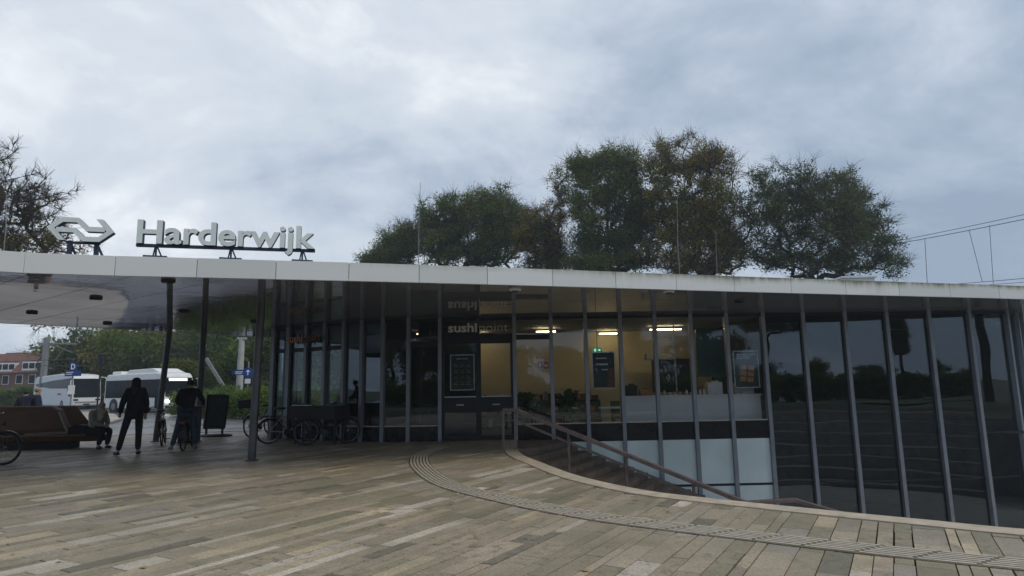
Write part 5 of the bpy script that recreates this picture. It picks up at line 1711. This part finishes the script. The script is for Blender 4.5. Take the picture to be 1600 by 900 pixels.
co = thing('coach', 'white touring coach with horn mirrors and dark sweeping side window', 'coach', (-43.6, 64.0, -0.1), math.atan2(-0.613, 0.79))
prof = [(-0.08, 0.35), (0.0, 0.8), (-0.02, 1.2), (-0.42, 3.1), (-0.75, 3.4), (-1.6, 3.5), (-3.5, 3.62), (-11.0, 3.45), (-11.6, 3.2), (-11.8, 1.2), (-11.7, 0.36)]
MB().extrude([Vector((x, 0.0, z)) for x, z in prof], (0, 2.55, 0)).build('body', M['white'], co, world=False, bevel=0.12)
slab_on_front([(-0.03, 1.18), (-0.42, 3.05)], 0.10, 2.45, 0, 'busglass', 'windscreen', co, 0.03)
sw = [(-0.5, 1.25), (-1.15, 1.35), (-1.6, 2.1), (-6.5, 2.15), (-11.0, 2.45), (-11.2, 2.62), (-6.0, 2.95), (-0.72, 3.1)]
MB().extrude([Vector((x, -0.022, z)) for x, z in sw], (0, 0.03, 0)).build('side_window', M['busglass'], co, world=False)
side_panel(-4.2, -3.2, 1.45, 1.62, -0.012, 'red', 'marking', co, 0.01)
for x in (-2.9, -8.9):
    wheel_at(None, co, x, 0.13)
    wheel_at(None, co, x, 2.42)
for y in (0.3, 2.25):
    MB().box((0.0, y, 0.95), (0.08, 0.42, 0.16), 0).build('headlight', M['busglass'], co, world=False, bevel=0.02)
MB().box((0.0, 1.27, 0.72), (0.06, 2.1, 0.03)).box((0.0, 1.27, 0.5), (0.06, 0.55, 0.12)).build('grille', M['black'], co, world=False)
for y, s_ in ((-0.05, -1), (2.6, 1)):
    MB().tube([(-0.6, y, 3.2), (0.2, y + s_ * 0.1, 3.15), (0.4, y + s_ * 0.22, 2.9)], 0.05, 6).box((0.4, y + s_ * 0.24, 2.45), (0.16, 0.26, 0.85)).build('mirror', M['white'], co, world=False, bevel=0.03)

# ------------------------------------------------------------------ masts, signs and wires
ms = at(67, 592, 70)
mt = thing('overhead_line_mast', 'grey overhead line mast with a cross arm in front of the red roofs', 'mast', (ms.x, 70, -0.1))
MB().bar((ms.x, 70, -0.1), (ms.x + 0.05, 70, 7.6), 0.45, 0.45).build('pole', M['pole'], mt)
e_ = at(120, 537, 70)
MB().bar((ms.x - 0.9, 70, 7.0), (e_.x, 70, 6.85), 0.14, 0.16).bar((ms.x + 0.5, 70, 6.9), (e_.x - 0.4, 70, 5.9), 0.06, 0.06).bar((ms.x + 1.0, 70, 5.0), (ms.x + 2.5, 70, 6.9), 0.04, 0.04).build('cross_arm', M['pole'], mt)
for j, (px_, ytop, Y_, lb) in enumerate(((90, 556, 95, 'thin far mast between the roofs and the first cross arm'), (120, 537, 78, 'thin mast at the right end of the cross arm'), (319, 540, 46, 'pale slim post behind the dark column beside the chalk board'))):
    a = at(px_, ytop, Y_)
    solo(MB().tube([(a.x, Y_, -0.1), (a.x, Y_, a.z)], [0.12, 0.08], 8).box((a.x, Y_, a.z), (0.25, 0.25, 0.12)), 'slim_mast', M['pole'], (a.x, Y_, -0.1), lb, 'mast')
cp = at(378, 530, 40)
cpo = thing('concrete_pole', 'pale concrete pole standing beyond the road beside the blue signs', 'pole', (-16.98, 40, -0.1))
MB().tube([(-16.98, 40, -0.1), (cp.x, 40, cp.z)], [0.24, 0.17], 12).build('shaft', M['conc'], cpo, smooth=True)
MB().box((cp.x, 40, cp.z + 0.05), (0.5, 0.3, 0.12)).build('cap', M['conc'], cpo)
a, b = at(322, 560, 50), at(347, 600, 50)
solo(MB().bar(a, b, 0.22, 0.22).bar(b, b + (b - a) * 0.9, 0.22, 0.22), 'leaning_beam', M['pole'], tuple(b + (b - a) * 0.9), 'slanting grey strut in front of the dark wood', 'strut')
a = at(388, 582, 39)
sg = thing('direction_sign', 'blue direction sign board pointing left beside the concrete pole', 'road sign', (a.x, 39, -0.1))
MB().tube([(a.x, 39, -0.1), (a.x, 39, 3.2)], 0.045, 8).build('post', M['pole'], sg)
l_ = at(366, 582, 39)
MB().extrude([Vector((l_.x - 0.15, 38.93, l_.z)), Vector((l_.x + 0.05, 38.93, l_.z + 0.16)), Vector((a.x, 38.93, l_.z + 0.16)), Vector((a.x, 38.93, l_.z - 0.16)), Vector((l_.x + 0.05, 38.93, l_.z - 0.16))], (0, 0.04, 0)).build('board', M['blue'], sg)
MB().box((l_.x + 0.35, 38.92, l_.z + 0.03), (0.5, 0.01, 0.05)).box((l_.x + 0.3, 38.92, l_.z - 0.07), (0.4, 0.01, 0.04)).build('print', M['white'], sg)
a = at(388, 584, 37)
rs_ = thing('round_sign', 'round blue road sign with a white plate below, right of the direction sign', 'road sign', (a.x, 37, -0.1))
MB().tube([(a.x, 37, -0.1), (a.x, 37, a.z + 0.3)], 0.04, 8).build('post', M['pole'], rs_)
MB().lathe([(0.30, -0.06), (0.30, -0.03)], (a.x, 37, a.z + 0.05), 20, 'Y').build('disc', M['blue'], rs_)
MB().bar((a.x, 36.935, a.z - 0.08), (a.x, 36.935, a.z + 0.16), 0.05, 0.012).extrude([Vector((a.x - 0.13, 36.93, a.z + 0.1)), Vector((a.x + 0.13, 36.93, a.z + 0.1)), Vector((a.x, 36.93, a.z + 0.25))], (0, 0.008, 0)).build('arrow', M['white'], rs_)
MB().box((a.x, 36.95, a.z - 0.42), (0.32, 0.02, 0.26)).build('plate', M['white'], rs_)
b0 = on(111, 646, 0.0)
Y_ = 44.0
a = at(115, 573, Y_)
st = thing('bus_stop_sign', 'blue bus stop sign with a white letter D on a post at the island', 'bus stop sign', (at(110, 645, Y_).x, Y_, 0.0))
MB().tube([(a.x, Y_, 0.0), (a.x, Y_, a.z + 0.2)], 0.05, 8).build('post', M['pole'], st)
q0, q1 = at(110.5, 566, Y_), at(121.5, 579.5, Y_)
MB().box(((q0.x + q1.x) / 2, Y_ - 0.07, (q0.z + q1.z) / 2), (q1.x - q0.x, 0.05, q0.z - q1.z)).build('letter_board', M['blue'], st)
place_letters('D', (q0.x + 0.10, Y_ - 0.10, q1.z + 0.12), (q1.x, Y_ - 0.10, q1.z + 0.12), 0.52, 0.008, 0.012, [M['white'], M['white']], st, total=0.30)
q0, q1 = at(103, 579.7, Y_), at(127.5, 587.5, Y_)
MB().box(((q0.x + q1.x) / 2, Y_ - 0.07, (q0.z + q1.z) / 2), (q1.x - q0.x, 0.05, q0.z - q1.z)).build('name_board', M['blue'], st)
MB().box((q0.x + 0.35, Y_ - 0.10, q0.z - 0.10), (0.5, 0.01, 0.05)).box((q0.x + 0.3, Y_ - 0.10, q0.z - 0.22), (0.4, 0.01, 0.045)).build('print', M['white'], st)
q0, q1 = at(108, 602, Y_), at(117, 616, Y_)
MB().box(((q0.x + q1.x) / 2, Y_ - 0.07, (q0.z + q1.z) / 2), (q1.x - q0.x, 0.04, q0.z - q1.z)).build('timetable', M['white'], st)
a = at(160, 562, 58)
tsg = thing('traffic_signal', 'black traffic signal on a dark post between the two buses', 'traffic signal', (a.x - 0.1, 58, -0.1))
MB().tube([(a.x - 0.15, 58, -0.1), (a.x - 0.1, 58, a.z + 0.4)], 0.07, 8).build('post', M['black'], tsg)
MB().box((a.x, 57.9, a.z), (0.62, 0.3, 1.1)).build('housing', M['black'], tsg, bevel=0.05)
for z_ in (-0.32, 0.0, 0.32):
    MB().lathe([(0.12, -0.17), (0.12, -0.13)], (a.x, 57.9, a.z + z_), 12, 'Y').build('lens', M['busglass'], tsg)
# overhead wires on the right
def wire(pts, r_, lb, grp='overhead wires on the right'):
    c = pts[len(pts) // 2]
    return solo(MB().tube(pts, r_, 6), 'overhead_wire', M['wire'], tuple(c), lb, 'wire', grp)
def wpt(x, y, Y_): return at(x, y, Y_)
def sag(a, b, n=12, s=0.35):
    return [a.lerp(b, i / n) - Vector((0, 0, s * math.sin(math.pi * i / n))) for i in range(n + 1)]
wire(sag(wpt(1750, 302, 40), wpt(1330, 390, 62), s=0.12), 0.022, 'upper overhead wire crossing the sky at the right edge')
wire(sag(wpt(1750, 311, 40), wpt(1330, 393, 62), s=0.15), 0.026, 'second overhead wire close below the upper one at the right edge')
wire(sag(wpt(1750, 421, 40), wpt(1450, 447, 58), s=0.05), 0.022, 'lowest overhead wire just above the right end of the roof')
wire(sag(wpt(1750, 429, 44), wpt(1480, 449, 60), s=0.05), 0.020, 'faint overhead wire beside the lowest one at the right end of the roof')
for (x0, y0, x1, y1, lb) in ((1445, 372, 1449, 446, 'left vertical dropper between the overhead wires'), (1514, 359, 1535, 441, 'slanting dropper between the overhead wires'), (1546, 352, 1552, 443, 'right vertical dropper between the overhead wires')):
    wire([wpt(x0, y0, 50), wpt(x1, y1, 50)], 0.02, lb, 'droppers between the overhead wires')
for k, (x0, y0, x1, y1, Y_) in enumerate(((-20, 566, 440, 545, 66), (-20, 572, 440, 566, 68))):
    wire(sag(wpt(x0, y0, Y_), wpt(x1, y1, Y_), s=0.1), 0.03, ('upper' if k == 0 else 'lower') + ' overhead wire strung in front of the wood on the left', 'overhead wires on the left')

# ------------------------------------------------------------------ bicycles
def bicycle(label, frame_m, loc, rz, basket=False, lean=0.0):
    r_ = thing('bicycle', label, 'bicycle', loc, rz, 'bicycles at the station')
    wr, wb = 0.345, 0.54
    for y in (-wb, wb):
        w = MB().torus((0, y, wr), wr - 0.02, 0.021, 30, 6).build('wheel', M['tyre'], r_, world=False, smooth=True)
        MB().torus((0, y, wr), wr - 0.048, 0.012, 30, 5).build('rim', M['chrome'], w, world=False)
        sp_ = MB()
        for k in range(14):
            t = 2 * math.pi * k / 14
            sp_.tube([((-1) ** k * 0.025, y, wr), (0, y + math.cos(t) * (wr - 0.05), wr + math.sin(t) * (wr - 0.05))], 0.003, 3, cap=False)
        sp_.lathe([(0.03, -0.045), (0.03, 0.045)], (0, y, wr), 8, 'X').build('spokes', M['chrome'], w, world=False)
        gd = MB()
        arc = [(0, y + math.cos(R(a)) * (wr + 0.025), wr + math.sin(R(a)) * (wr + 0.025)) for a in range(20, 190, 17)]
        for p, q in zip(arc, arc[1:]):
            gd.bar(p, q, 0.055, 0.006)
        gd.build('mudguard', M['bikeblack'], r_, world=False)
    bb, st_, hd, hb = (0, -0.06, 0.30), (0, -0.26, 0.86), (0, 0.36, 0.80), (0, 0.40, 0.58)
    f = MB()
    for p, q, rad in ((bb, st_, 0.018), (bb, hb, 0.021), ((0, -0.20, 0.70), hd, 0.018), (hb, hd, 0.022)):
        f.tube([p, q], rad, 8)
    for sx in (-0.05, 0.05):
        f.tube([bb, (sx, -wb, wr)], 0.011, 6).tube([(0, -0.21, 0.72), (sx, -wb, wr)], 0.009, 6).tube([hb, (sx, 0.46, 0.5), (sx, wb, wr)], 0.013, 6)
    f.build('frame', M[frame_m], r_, world=False, smooth=True)
    MB().tube([hd, (0, 0.33, 1.02), (0, 0.36, 1.05)], 0.014, 8).tube([(-0.30, 0.16, 1.06), (-0.28, 0.28, 1.08), (-0.10, 0.37, 1.06), (0.10, 0.37, 1.06), (0.28, 0.28, 1.08), (0.30, 0.16, 1.06)], 0.012, 8).build('handlebar', M['chrome'], r_, world=False)
    for sx in (-0.30, 0.30):
        MB().tube([(sx, 0.20, 1.065), (sx, 0.10, 1.05)], 0.018, 8).build('grip', M['black'], r_, world=False)
    MB().extrude([Vector((-0.09, -0.42, 0.93)), Vector((0.09, -0.42, 0.93)), Vector((0.10, -0.34, 0.94)), Vector((0.03, -0.14, 0.93)), Vector((-0.03, -0.14, 0.93)), Vector((-0.10, -0.34, 0.94))], (0, 0, 0.05)).tube([(0, -0.28, 0.86), (0, -0.29, 0.93)], 0.013, 8).build('saddle', M['black'], r_, world=False, bevel=0.015)
    MB().lathe([(0.10, 0.035), (0.10, 0.042)], (0, -0.06, 0.30), 18, 'X').tube([(0.06, -0.06, 0.30), (0.07, 0.02, 0.16)], 0.010, 6).tube([(-0.06, -0.06, 0.30), (-0.07, -0.14, 0.44)], 0.010, 6).build('crank', M['bikeblack'], r_, world=False)
    MB().box((0.13, 0.02, 0.155), (0.10, 0.07, 0.022)).build('pedal', M['black'], r_, world=False)
    MB().box((-0.13, -0.14, 0.445), (0.10, 0.07, 0.022)).build('pedal', M['black'], r_, world=False)
    rk = MB()
    for sx in (-0.05, 0.0, 0.05):
        rk.tube([(sx, -0.32, 0.74), (sx, -0.78, 0.74)], 0.006, 5)
    rk.tube([(0.06, -wb, wr), (0.05, -0.60, 0.74)], 0.006, 5).tube([(-0.06, -wb, wr), (-0.05, -0.60, 0.74)], 0.006, 5)
    rk.build('rack', M['black'], r_, world=False)
    MB().box((0, -0.80, 0.70), (0.10, 0.03, 0.045)).build('rear_light', M['red'], r_, world=False)
    MB().tube([(0, 0.44, 0.84), (0, 0.50, 0.84)], [0.035, 0.045], 10).build('front_light', M['chrome'], r_, world=False)
    if basket:
        bk = MB().box((0, 0.58, 0.92), (0.46, 0.36, 0.02))
        for sx in (-0.23, 0.23):
            bk.box((sx, 0.58, 1.04), (0.02, 0.36, 0.25))
        for sy in (0.40, 0.76):
            bk.box((0, sy, 1.04), (0.46, 0.02, 0.25))
        bk.build('crate', M['black'], r_, world=False)
    r_.rotation_euler = (0, lean, rz)
    return r_
bicycle('black bicycle with a red rear light straddled by the man in the black jumper', 'bikeblack', (-8.34, 16.75, 0), R(14))
bicycle('pale framed bicycle leaning beside the cyclist at the bench side', 'palepaint', (-9.75, 18.2, 0), R(24), lean=R(-6))
bicycle('dark bicycle at the left edge in front of the bench', 'bikeblack', (-11.25, 13.7, 0), R(-84))
bicycle('bicycle with a black front crate parked by the left glass corner', 'palepaint', (-8.15, 21.0, 0), R(168), basket=True, lean=R(5))
bicycle('silver bicycle parked against the left end of the standing table', 'palepaint', (-6.25, 18.15, 0), R(-62), lean=R(5))
bicycle('dark bicycle parked under the standing table at the glass front', 'bikeblack', (-5.0, 17.45, 0), R(-66), lean=R(-5))

# ------------------------------------------------------------------ people
def skin_obj(name, verts, edges, radii, mat_, parent, sub=1, root_i=0):
    me = bpy.data.meshes.new(name)
    me.from_pydata([tuple(v) for v in verts], edges, [])
    o = bpy.data.objects.new(name, me)
    COL.objects.link(o)
    o.modifiers.new('skin', 'SKIN')
    sl = me.skin_vertices[0].data
    for i, r_ in enumerate(radii):
        sl[i].radius = r_ if isinstance(r_, tuple) else (r_, r_)
        sl[i].use_root = (i == root_i)
    s = o.modifiers.new('sub', 'SUBSURF')
    s.levels = s.render_levels = sub
    dg = bpy.context.evaluated_depsgraph_get()
    me2 = bpy.data.meshes.new_from_object(o.evaluated_get(dg))
    me2.name = name
    me2.materials.clear()
    me2.materials.append(mat_)
    me2.polygons.foreach_set('use_smooth', [True] * len(me2.polygons))
    bpy.data.objects.remove(o)
    o2 = bpy.data.objects.new(name, me2)
    COL.objects.link(o2)
    o2.parent = parent
    return o2

class Rig:
    def __init__(s): s.v, s.e, s.r, s.n = [], [], [], {}
    def j(s, name, co, r_, frm=None):
        s.n[name] = len(s.v)
        s.v.append(Vector(co)); s.r.append(r_)
        if frm is not None:
            s.e.append((s.n[frm], s.n[name]))
        return s

def person(label, loc, rz, P, top, legs, shoes, hair, face=False, hood=None, long_hair=False, jacket_len=0.0, phones=False, loose=1.0, scarf=False, backpack=False, group=None):
    """P: joints in metres, facing +Y, keys pelvis waist chest neck head; sh el wr hip kn an toe with _l/_r"""
    root = thing('person', label, 'person', loc, rz, group)
    g = Rig()
    g.j('pelvis', P['pelvis'], (0.135, 0.11)).j('waist', P['waist'], (0.13, 0.10), 'pelvis').j('chest', P['chest'], (0.155, 0.115), 'waist')
    g.j('neck', P['neck'], 0.055, 'chest')
    hd = Vector(P['head'])
    nk = Vector(P['neck'])
    upv = (hd - nk).normalized()
    fwd = Vector(P.get('look', (0, 1, 0))).normalized()
    g.j('jaw', nk + (hd - nk) * 0.45 + fwd * 0.015, 0.062, 'neck').j('head', hd, (0.082, 0.092), 'jaw').j('crown', hd + upv * 0.085, 0.055, 'head')
    g.j('nose', hd + fwd * 0.105 - upv * 0.02, 0.012, 'head')
    for s_ in ('_l', '_r'):
        sx = -1 if s_ == '_l' else 1
        g.j('sh' + s_, P['sh' + s_], 0.058, 'chest').j('el' + s_, P['el' + s_], 0.042, 'sh' + s_).j('wr' + s_, P['wr' + s_], 0.028, 'el' + s_)
        wr, el = Vector(P['wr' + s_]), Vector(P['el' + s_])
        d = (wr - el).normalized()
        side = d.cross(Vector((0, 1, 0.2))).normalized()
        nrm = side.cross(d).normalized()
        palm = wr + d * 0.075
        g.j('palm' + s_, palm, (0.034, 0.016), 'wr' + s_)
        for k in range(4):
            b_ = palm + side * ((k - 1.5) * 0.019) + d * 0.015
            L_ = (0.062, 0.072, 0.068, 0.052)[k]
            g.j('f%d' % k + s_, b_ + d * L_ * 0.5 + nrm * 0.008, 0.0088, 'palm' + s_).j('g%d' % k + s_, b_ + d * L_ + nrm * 0.028, 0.0072, 'f%d' % k + s_)
        g.j('th' + s_, wr + d * 0.05 + side * -0.04 + nrm * 0.012, 0.0105, 'wr' + s_).j('tt' + s_, wr + d * 0.085 + side * -0.052 + nrm * 0.024, 0.0085, 'th' + s_)
        g.j('hip' + s_, P['hip' + s_], 0.088, 'pelvis').j('kn' + s_, P['kn' + s_], 0.058, 'hip' + s_).j('an' + s_, P['an' + s_], 0.038, 'kn' + s_).j('toe' + s_, P['toe' + s_], 0.034, 'an' + s_)
    skin_obj('body', g.v, g.e, g.r, M['skin'], root)
    t = Rig()
    k = loose
    pel = Vector(P['pelvis'])
    t.j('chest', P['chest'], (0.185 * k, 0.145 * k))
    t.j('waist', P['waist'], (0.17 * k, 0.14 * k), 'chest')
    t.j('pelvis', pel + (pel - Vector(P['waist'])).normalized() * (0.02 + jacket_len), (0.185 * k, 0.155 * k), 'waist')
    t.j('neck', Vector(P['chest']).lerp(nk, 0.72), 0.075, 'chest')
    for s_ in ('_l', '_r'):
        t.j('sh' + s_, P['sh' + s_], 0.082 * k, 'chest').j('el' + s_, P['el' + s_], 0.062 * k, 'sh' + s_).j('wr' + s_, Vector(P['el' + s_]).lerp(Vector(P['wr' + s_]), 0.97), 0.047 * k, 'el' + s_)
    skin_obj('jacket', t.v, t.e, t.r, M[top], root)
    l = Rig()
    l.j('pelvis', P['pelvis'], (0.155, 0.135))
    for s_ in ('_l', '_r'):
        an = Vector(P['kn' + s_]).lerp(Vector(P['an' + s_]), 0.97)
        l.j('hip' + s_, P['hip' + s_], 0.105, 'pelvis').j('kn' + s_, P['kn' + s_], 0.078, 'hip' + s_).j('an' + s_, an, 0.066, 'kn' + s_)
    skin_obj('trousers', l.v, l.e, l.r, M[legs], root)
    for s_ in ('_l', '_r'):
        an, toe = Vector(P['an' + s_]), Vector(P['toe' + s_])
        h = Rig()
        bk = an - (toe - an) * 0.25
        bk.z = toe.z
        h.j('a', an, 0.05).j('b', Vector((an.x, an.y, toe.z)) * 0.5 + bk * 0.5, 0.048, 'a').j('c', an.lerp(toe, 0.6) * 1.0, 0.048, 'b').j('d', toe, 0.038, 'c')
        skin_obj('shoe', h.v, h.e, h.r, M[shoes], root)
    if face:
        for sx in (-0.032, 0.032):
            sd_ = fwd.cross(upv).normalized()
            MB().ball(tuple(hd + fwd * 0.082 + sd_ * sx + upv * 0.012), 0.012, 8).build('eye', M['eye'], root, world=False)
        m_ = hd + fwd * 0.083 - upv * 0.062
        MB().ball(tuple(m_), (0.022, 0.012, 0.008), 8).build('mouth', M['lip'], root, world=False)
    hr = Rig()
    bkw = -fwd
    hr.j('a', hd + upv * 0.065 + bkw * 0.018, 0.085).j('b', hd + bkw * 0.045 - upv * 0.01, 0.085, 'a')
    if long_hair:
        hr.j('c', nk + bkw * 0.07 - upv * 0.0, 0.085, 'b').j('d', nk + bkw * 0.10 - upv * 0.22, 0.07, 'c')
    else:
        hr.j('c', hd + bkw * 0.055 - upv * 0.07, 0.055, 'b')
    skin_obj('hair', hr.v, hr.e, hr.r, M[hair], root)
    if hood:
        h = Rig()
        h.j('a', hd + upv * 0.07 + bkw * 0.03, 0.10).j('b', hd + bkw * 0.06, 0.115, 'a').j('c', nk + bkw * 0.05, 0.10, 'b').j('d', Vector(P['chest']).lerp(nk, 0.6) + bkw * 0.07, 0.14, 'c')
        skin_obj('hood', h.v, h.e, h.r, M[hood], root)
    if scarf:
        h = Rig()
        h.j('a', nk + fwd * 0.02, 0.085).j('b', nk * 0.75 + Vector(P['chest']) * 0.25 + fwd * 0.07, 0.09, 'a').j('c', Vector(P['chest']) + fwd * 0.12, 0.075, 'b').j('d', Vector(P['waist']) * 0.6 + Vector(P['chest']) * 0.4 + fwd * 0.15, 0.055, 'c').j('e', nk + bkw * 0.04 + upv * 0.05, 0.09, 'a')
        skin_obj('scarf', h.v, h.e, h.r, M['scarf'], root)
    if phones:
        sd_ = fwd.cross(upv).normalized()
        hp = MB()
        for sx in (-1, 1):
            hp.ball(tuple(hd + sd_ * (sx * 0.098) - upv * 0.01), (0.03, 0.042, 0.048), 10)
        hp.tube([tuple(hd + sd_ * (0.105 * math.cos(R(a))) + upv * (0.145 * math.sin(R(a)))) for a in range(0, 181, 20)], 0.012, 6)
        hp.build('headphones', M['black'], root, world=False)
    if backpack:
        c = Vector(P['chest']).lerp(Vector(P['waist']), 0.4) + bkw * 0.24
        MB().box(tuple(c), (0.32, 0.18, 0.46)).build('backpack', M['navycloth'], root, world=False, bevel=0.05)
    return root

STAND = dict(pelvis=(0, 0, 0.96), waist=(0, 0.0, 1.14), chest=(0, 0.0, 1.36), neck=(0, 0.02, 1.54), head=(0, 0.04, 1.67),
             sh_l=(-0.185, 0, 1.45), el_l=(-0.25, -0.01, 1.16), wr_l=(-0.26, 0.08, 0.92), sh_r=(0.185, 0, 1.45), el_r=(0.26, -0.03, 1.16), wr_r=(0.27, 0.05, 0.90),
             hip_l=(-0.10, 0, 0.92), kn_l=(-0.12, 0.02, 0.50), an_l=(-0.13, -0.02, 0.085), toe_l=(-0.15, 0.14, 0.038),
             hip_r=(0.10, 0, 0.92), kn_r=(0.13, 0.02, 0.50), an_r=(0.15, -0.02, 0.085), toe_r=(0.19, 0.13, 0.038))
def pose(base, k=1.0, **kw):
    d = dict(base)
    d.update(kw)
    return {q: (tuple(c * k for c in v) if q != 'look' else v) for q, v in d.items()}
# person in black standing beside the bench, one hand bent forward
person('person in a long loose black jacket and hood standing with back turned beside the bench', (-9.02, 15.45, 0), R(24),
       pose(STAND, 1.04, kn_l=(-0.20, 0.03, 0.50), an_l=(-0.27, -0.03, 0.085), toe_l=(-0.36, 0.10, 0.038), kn_r=(0.11, 0.03, 0.50), an_r=(0.12, -0.02, 0.085), toe_r=(0.15, 0.14, 0.038), sh_l=(-0.16, 0, 1.43), sh_r=(0.16, 0, 1.43), el_r=(0.235, -0.03, 1.15), wr_r=(0.22, 0.06, 0.91), wr_l=(-0.30, 0.16, 0.93), el_l=(-0.25, -0.03, 1.14), head=(0.0, 0.05, 1.66)),
       'blackcloth', 'blackcloth', 'darkshoe', 'hair', hood='blackcloth', long_hair=True, jacket_len=0.14, loose=1.16)
# cyclist standing over the bicycle
person('man in a black jumper and blue jeans with headphones standing astride his bicycle', (-8.34, 16.55, 0), R(10),
       pose(STAND, 1.03, pelvis=(0, 0.02, 0.95), waist=(0, 0.06, 1.12), chest=(0, 0.14, 1.33), neck=(0, 0.20, 1.50), head=(0.02, 0.24, 1.625), look=(0.1, 1, -0.15),
            sh_l=(-0.19, 0.13, 1.42), el_l=(-0.30, 0.22, 1.18), wr_l=(-0.29, 0.42, 1.07), sh_r=(0.19, 0.13, 1.42), el_r=(0.30, 0.24, 1.19), wr_r=(0.27, 0.44, 1.07),
            hip_l=(-0.11, 0.02, 0.91), kn_l=(-0.20, 0.03, 0.50), an_l=(-0.27, -0.06, 0.085), toe_l=(-0.37, 0.05, 0.038), hip_r=(0.11, 0.02, 0.91), kn_r=(0.19, 0.08, 0.50), an_r=(0.21, 0.05, 0.085), toe_r=(0.24, 0.22, 0.038)),
       'blackcloth', 'denim', 'shoe', 'hair', phones=True, loose=1.08)
# woman sitting on the end of the bench, turned to the right
person('woman in a grey coat and pale scarf sitting on the right end of the bench', (-11.12, 17.30, 0), R(-110),
       pose(STAND, 1.0, pelvis=(0, 0, 0.50), waist=(0, 0.03, 0.66), chest=(0, 0.10, 0.86), neck=(0, 0.17, 1.02), head=(0, 0.22, 1.14), look=(0.35, 1, -0.15),
            sh_l=(-0.18, 0.09, 0.95), el_l=(-0.22, 0.17, 0.70), wr_l=(-0.06, 0.36, 0.62), sh_r=(0.18, 0.09, 0.95), el_r=(0.23, 0.16, 0.70), wr_r=(0.07, 0.38, 0.61),
            hip_l=(-0.09, 0.05, 0.48), kn_l=(-0.10, 0.44, 0.50), an_l=(-0.09, 0.36, 0.09), toe_l=(-0.10, 0.53, 0.038), hip_r=(0.09, 0.05, 0.48), kn_r=(0.10, 0.45, 0.50), an_r=(0.11, 0.30, 0.09), toe_r=(0.12, 0.47, 0.038)),
       'greycloth', 'blackcloth', 'darkshoe', 'blond', face=True, scarf=True, long_hair=True, loose=1.10)
p = on(56, 672, 0.0)
person('person in a navy jacket with a backpack standing behind the bench near the coach', (at(55, 640, 21.0).x, 21.0, -0.08), R(-40), pose(STAND, 1.0), 'navycloth', 'navycloth', 'darkshoe', 'blond', backpack=True, loose=1.15, group='people walking to the buses')
person('person in dark clothes at the far left behind the bench', (at(38, 640, 22.2).x, 22.2, -0.09), R(30), pose(STAND, 0.97), 'blackcloth', 'blackcloth', 'darkshoe', 'hair', loose=1.1, group='people walking to the buses')
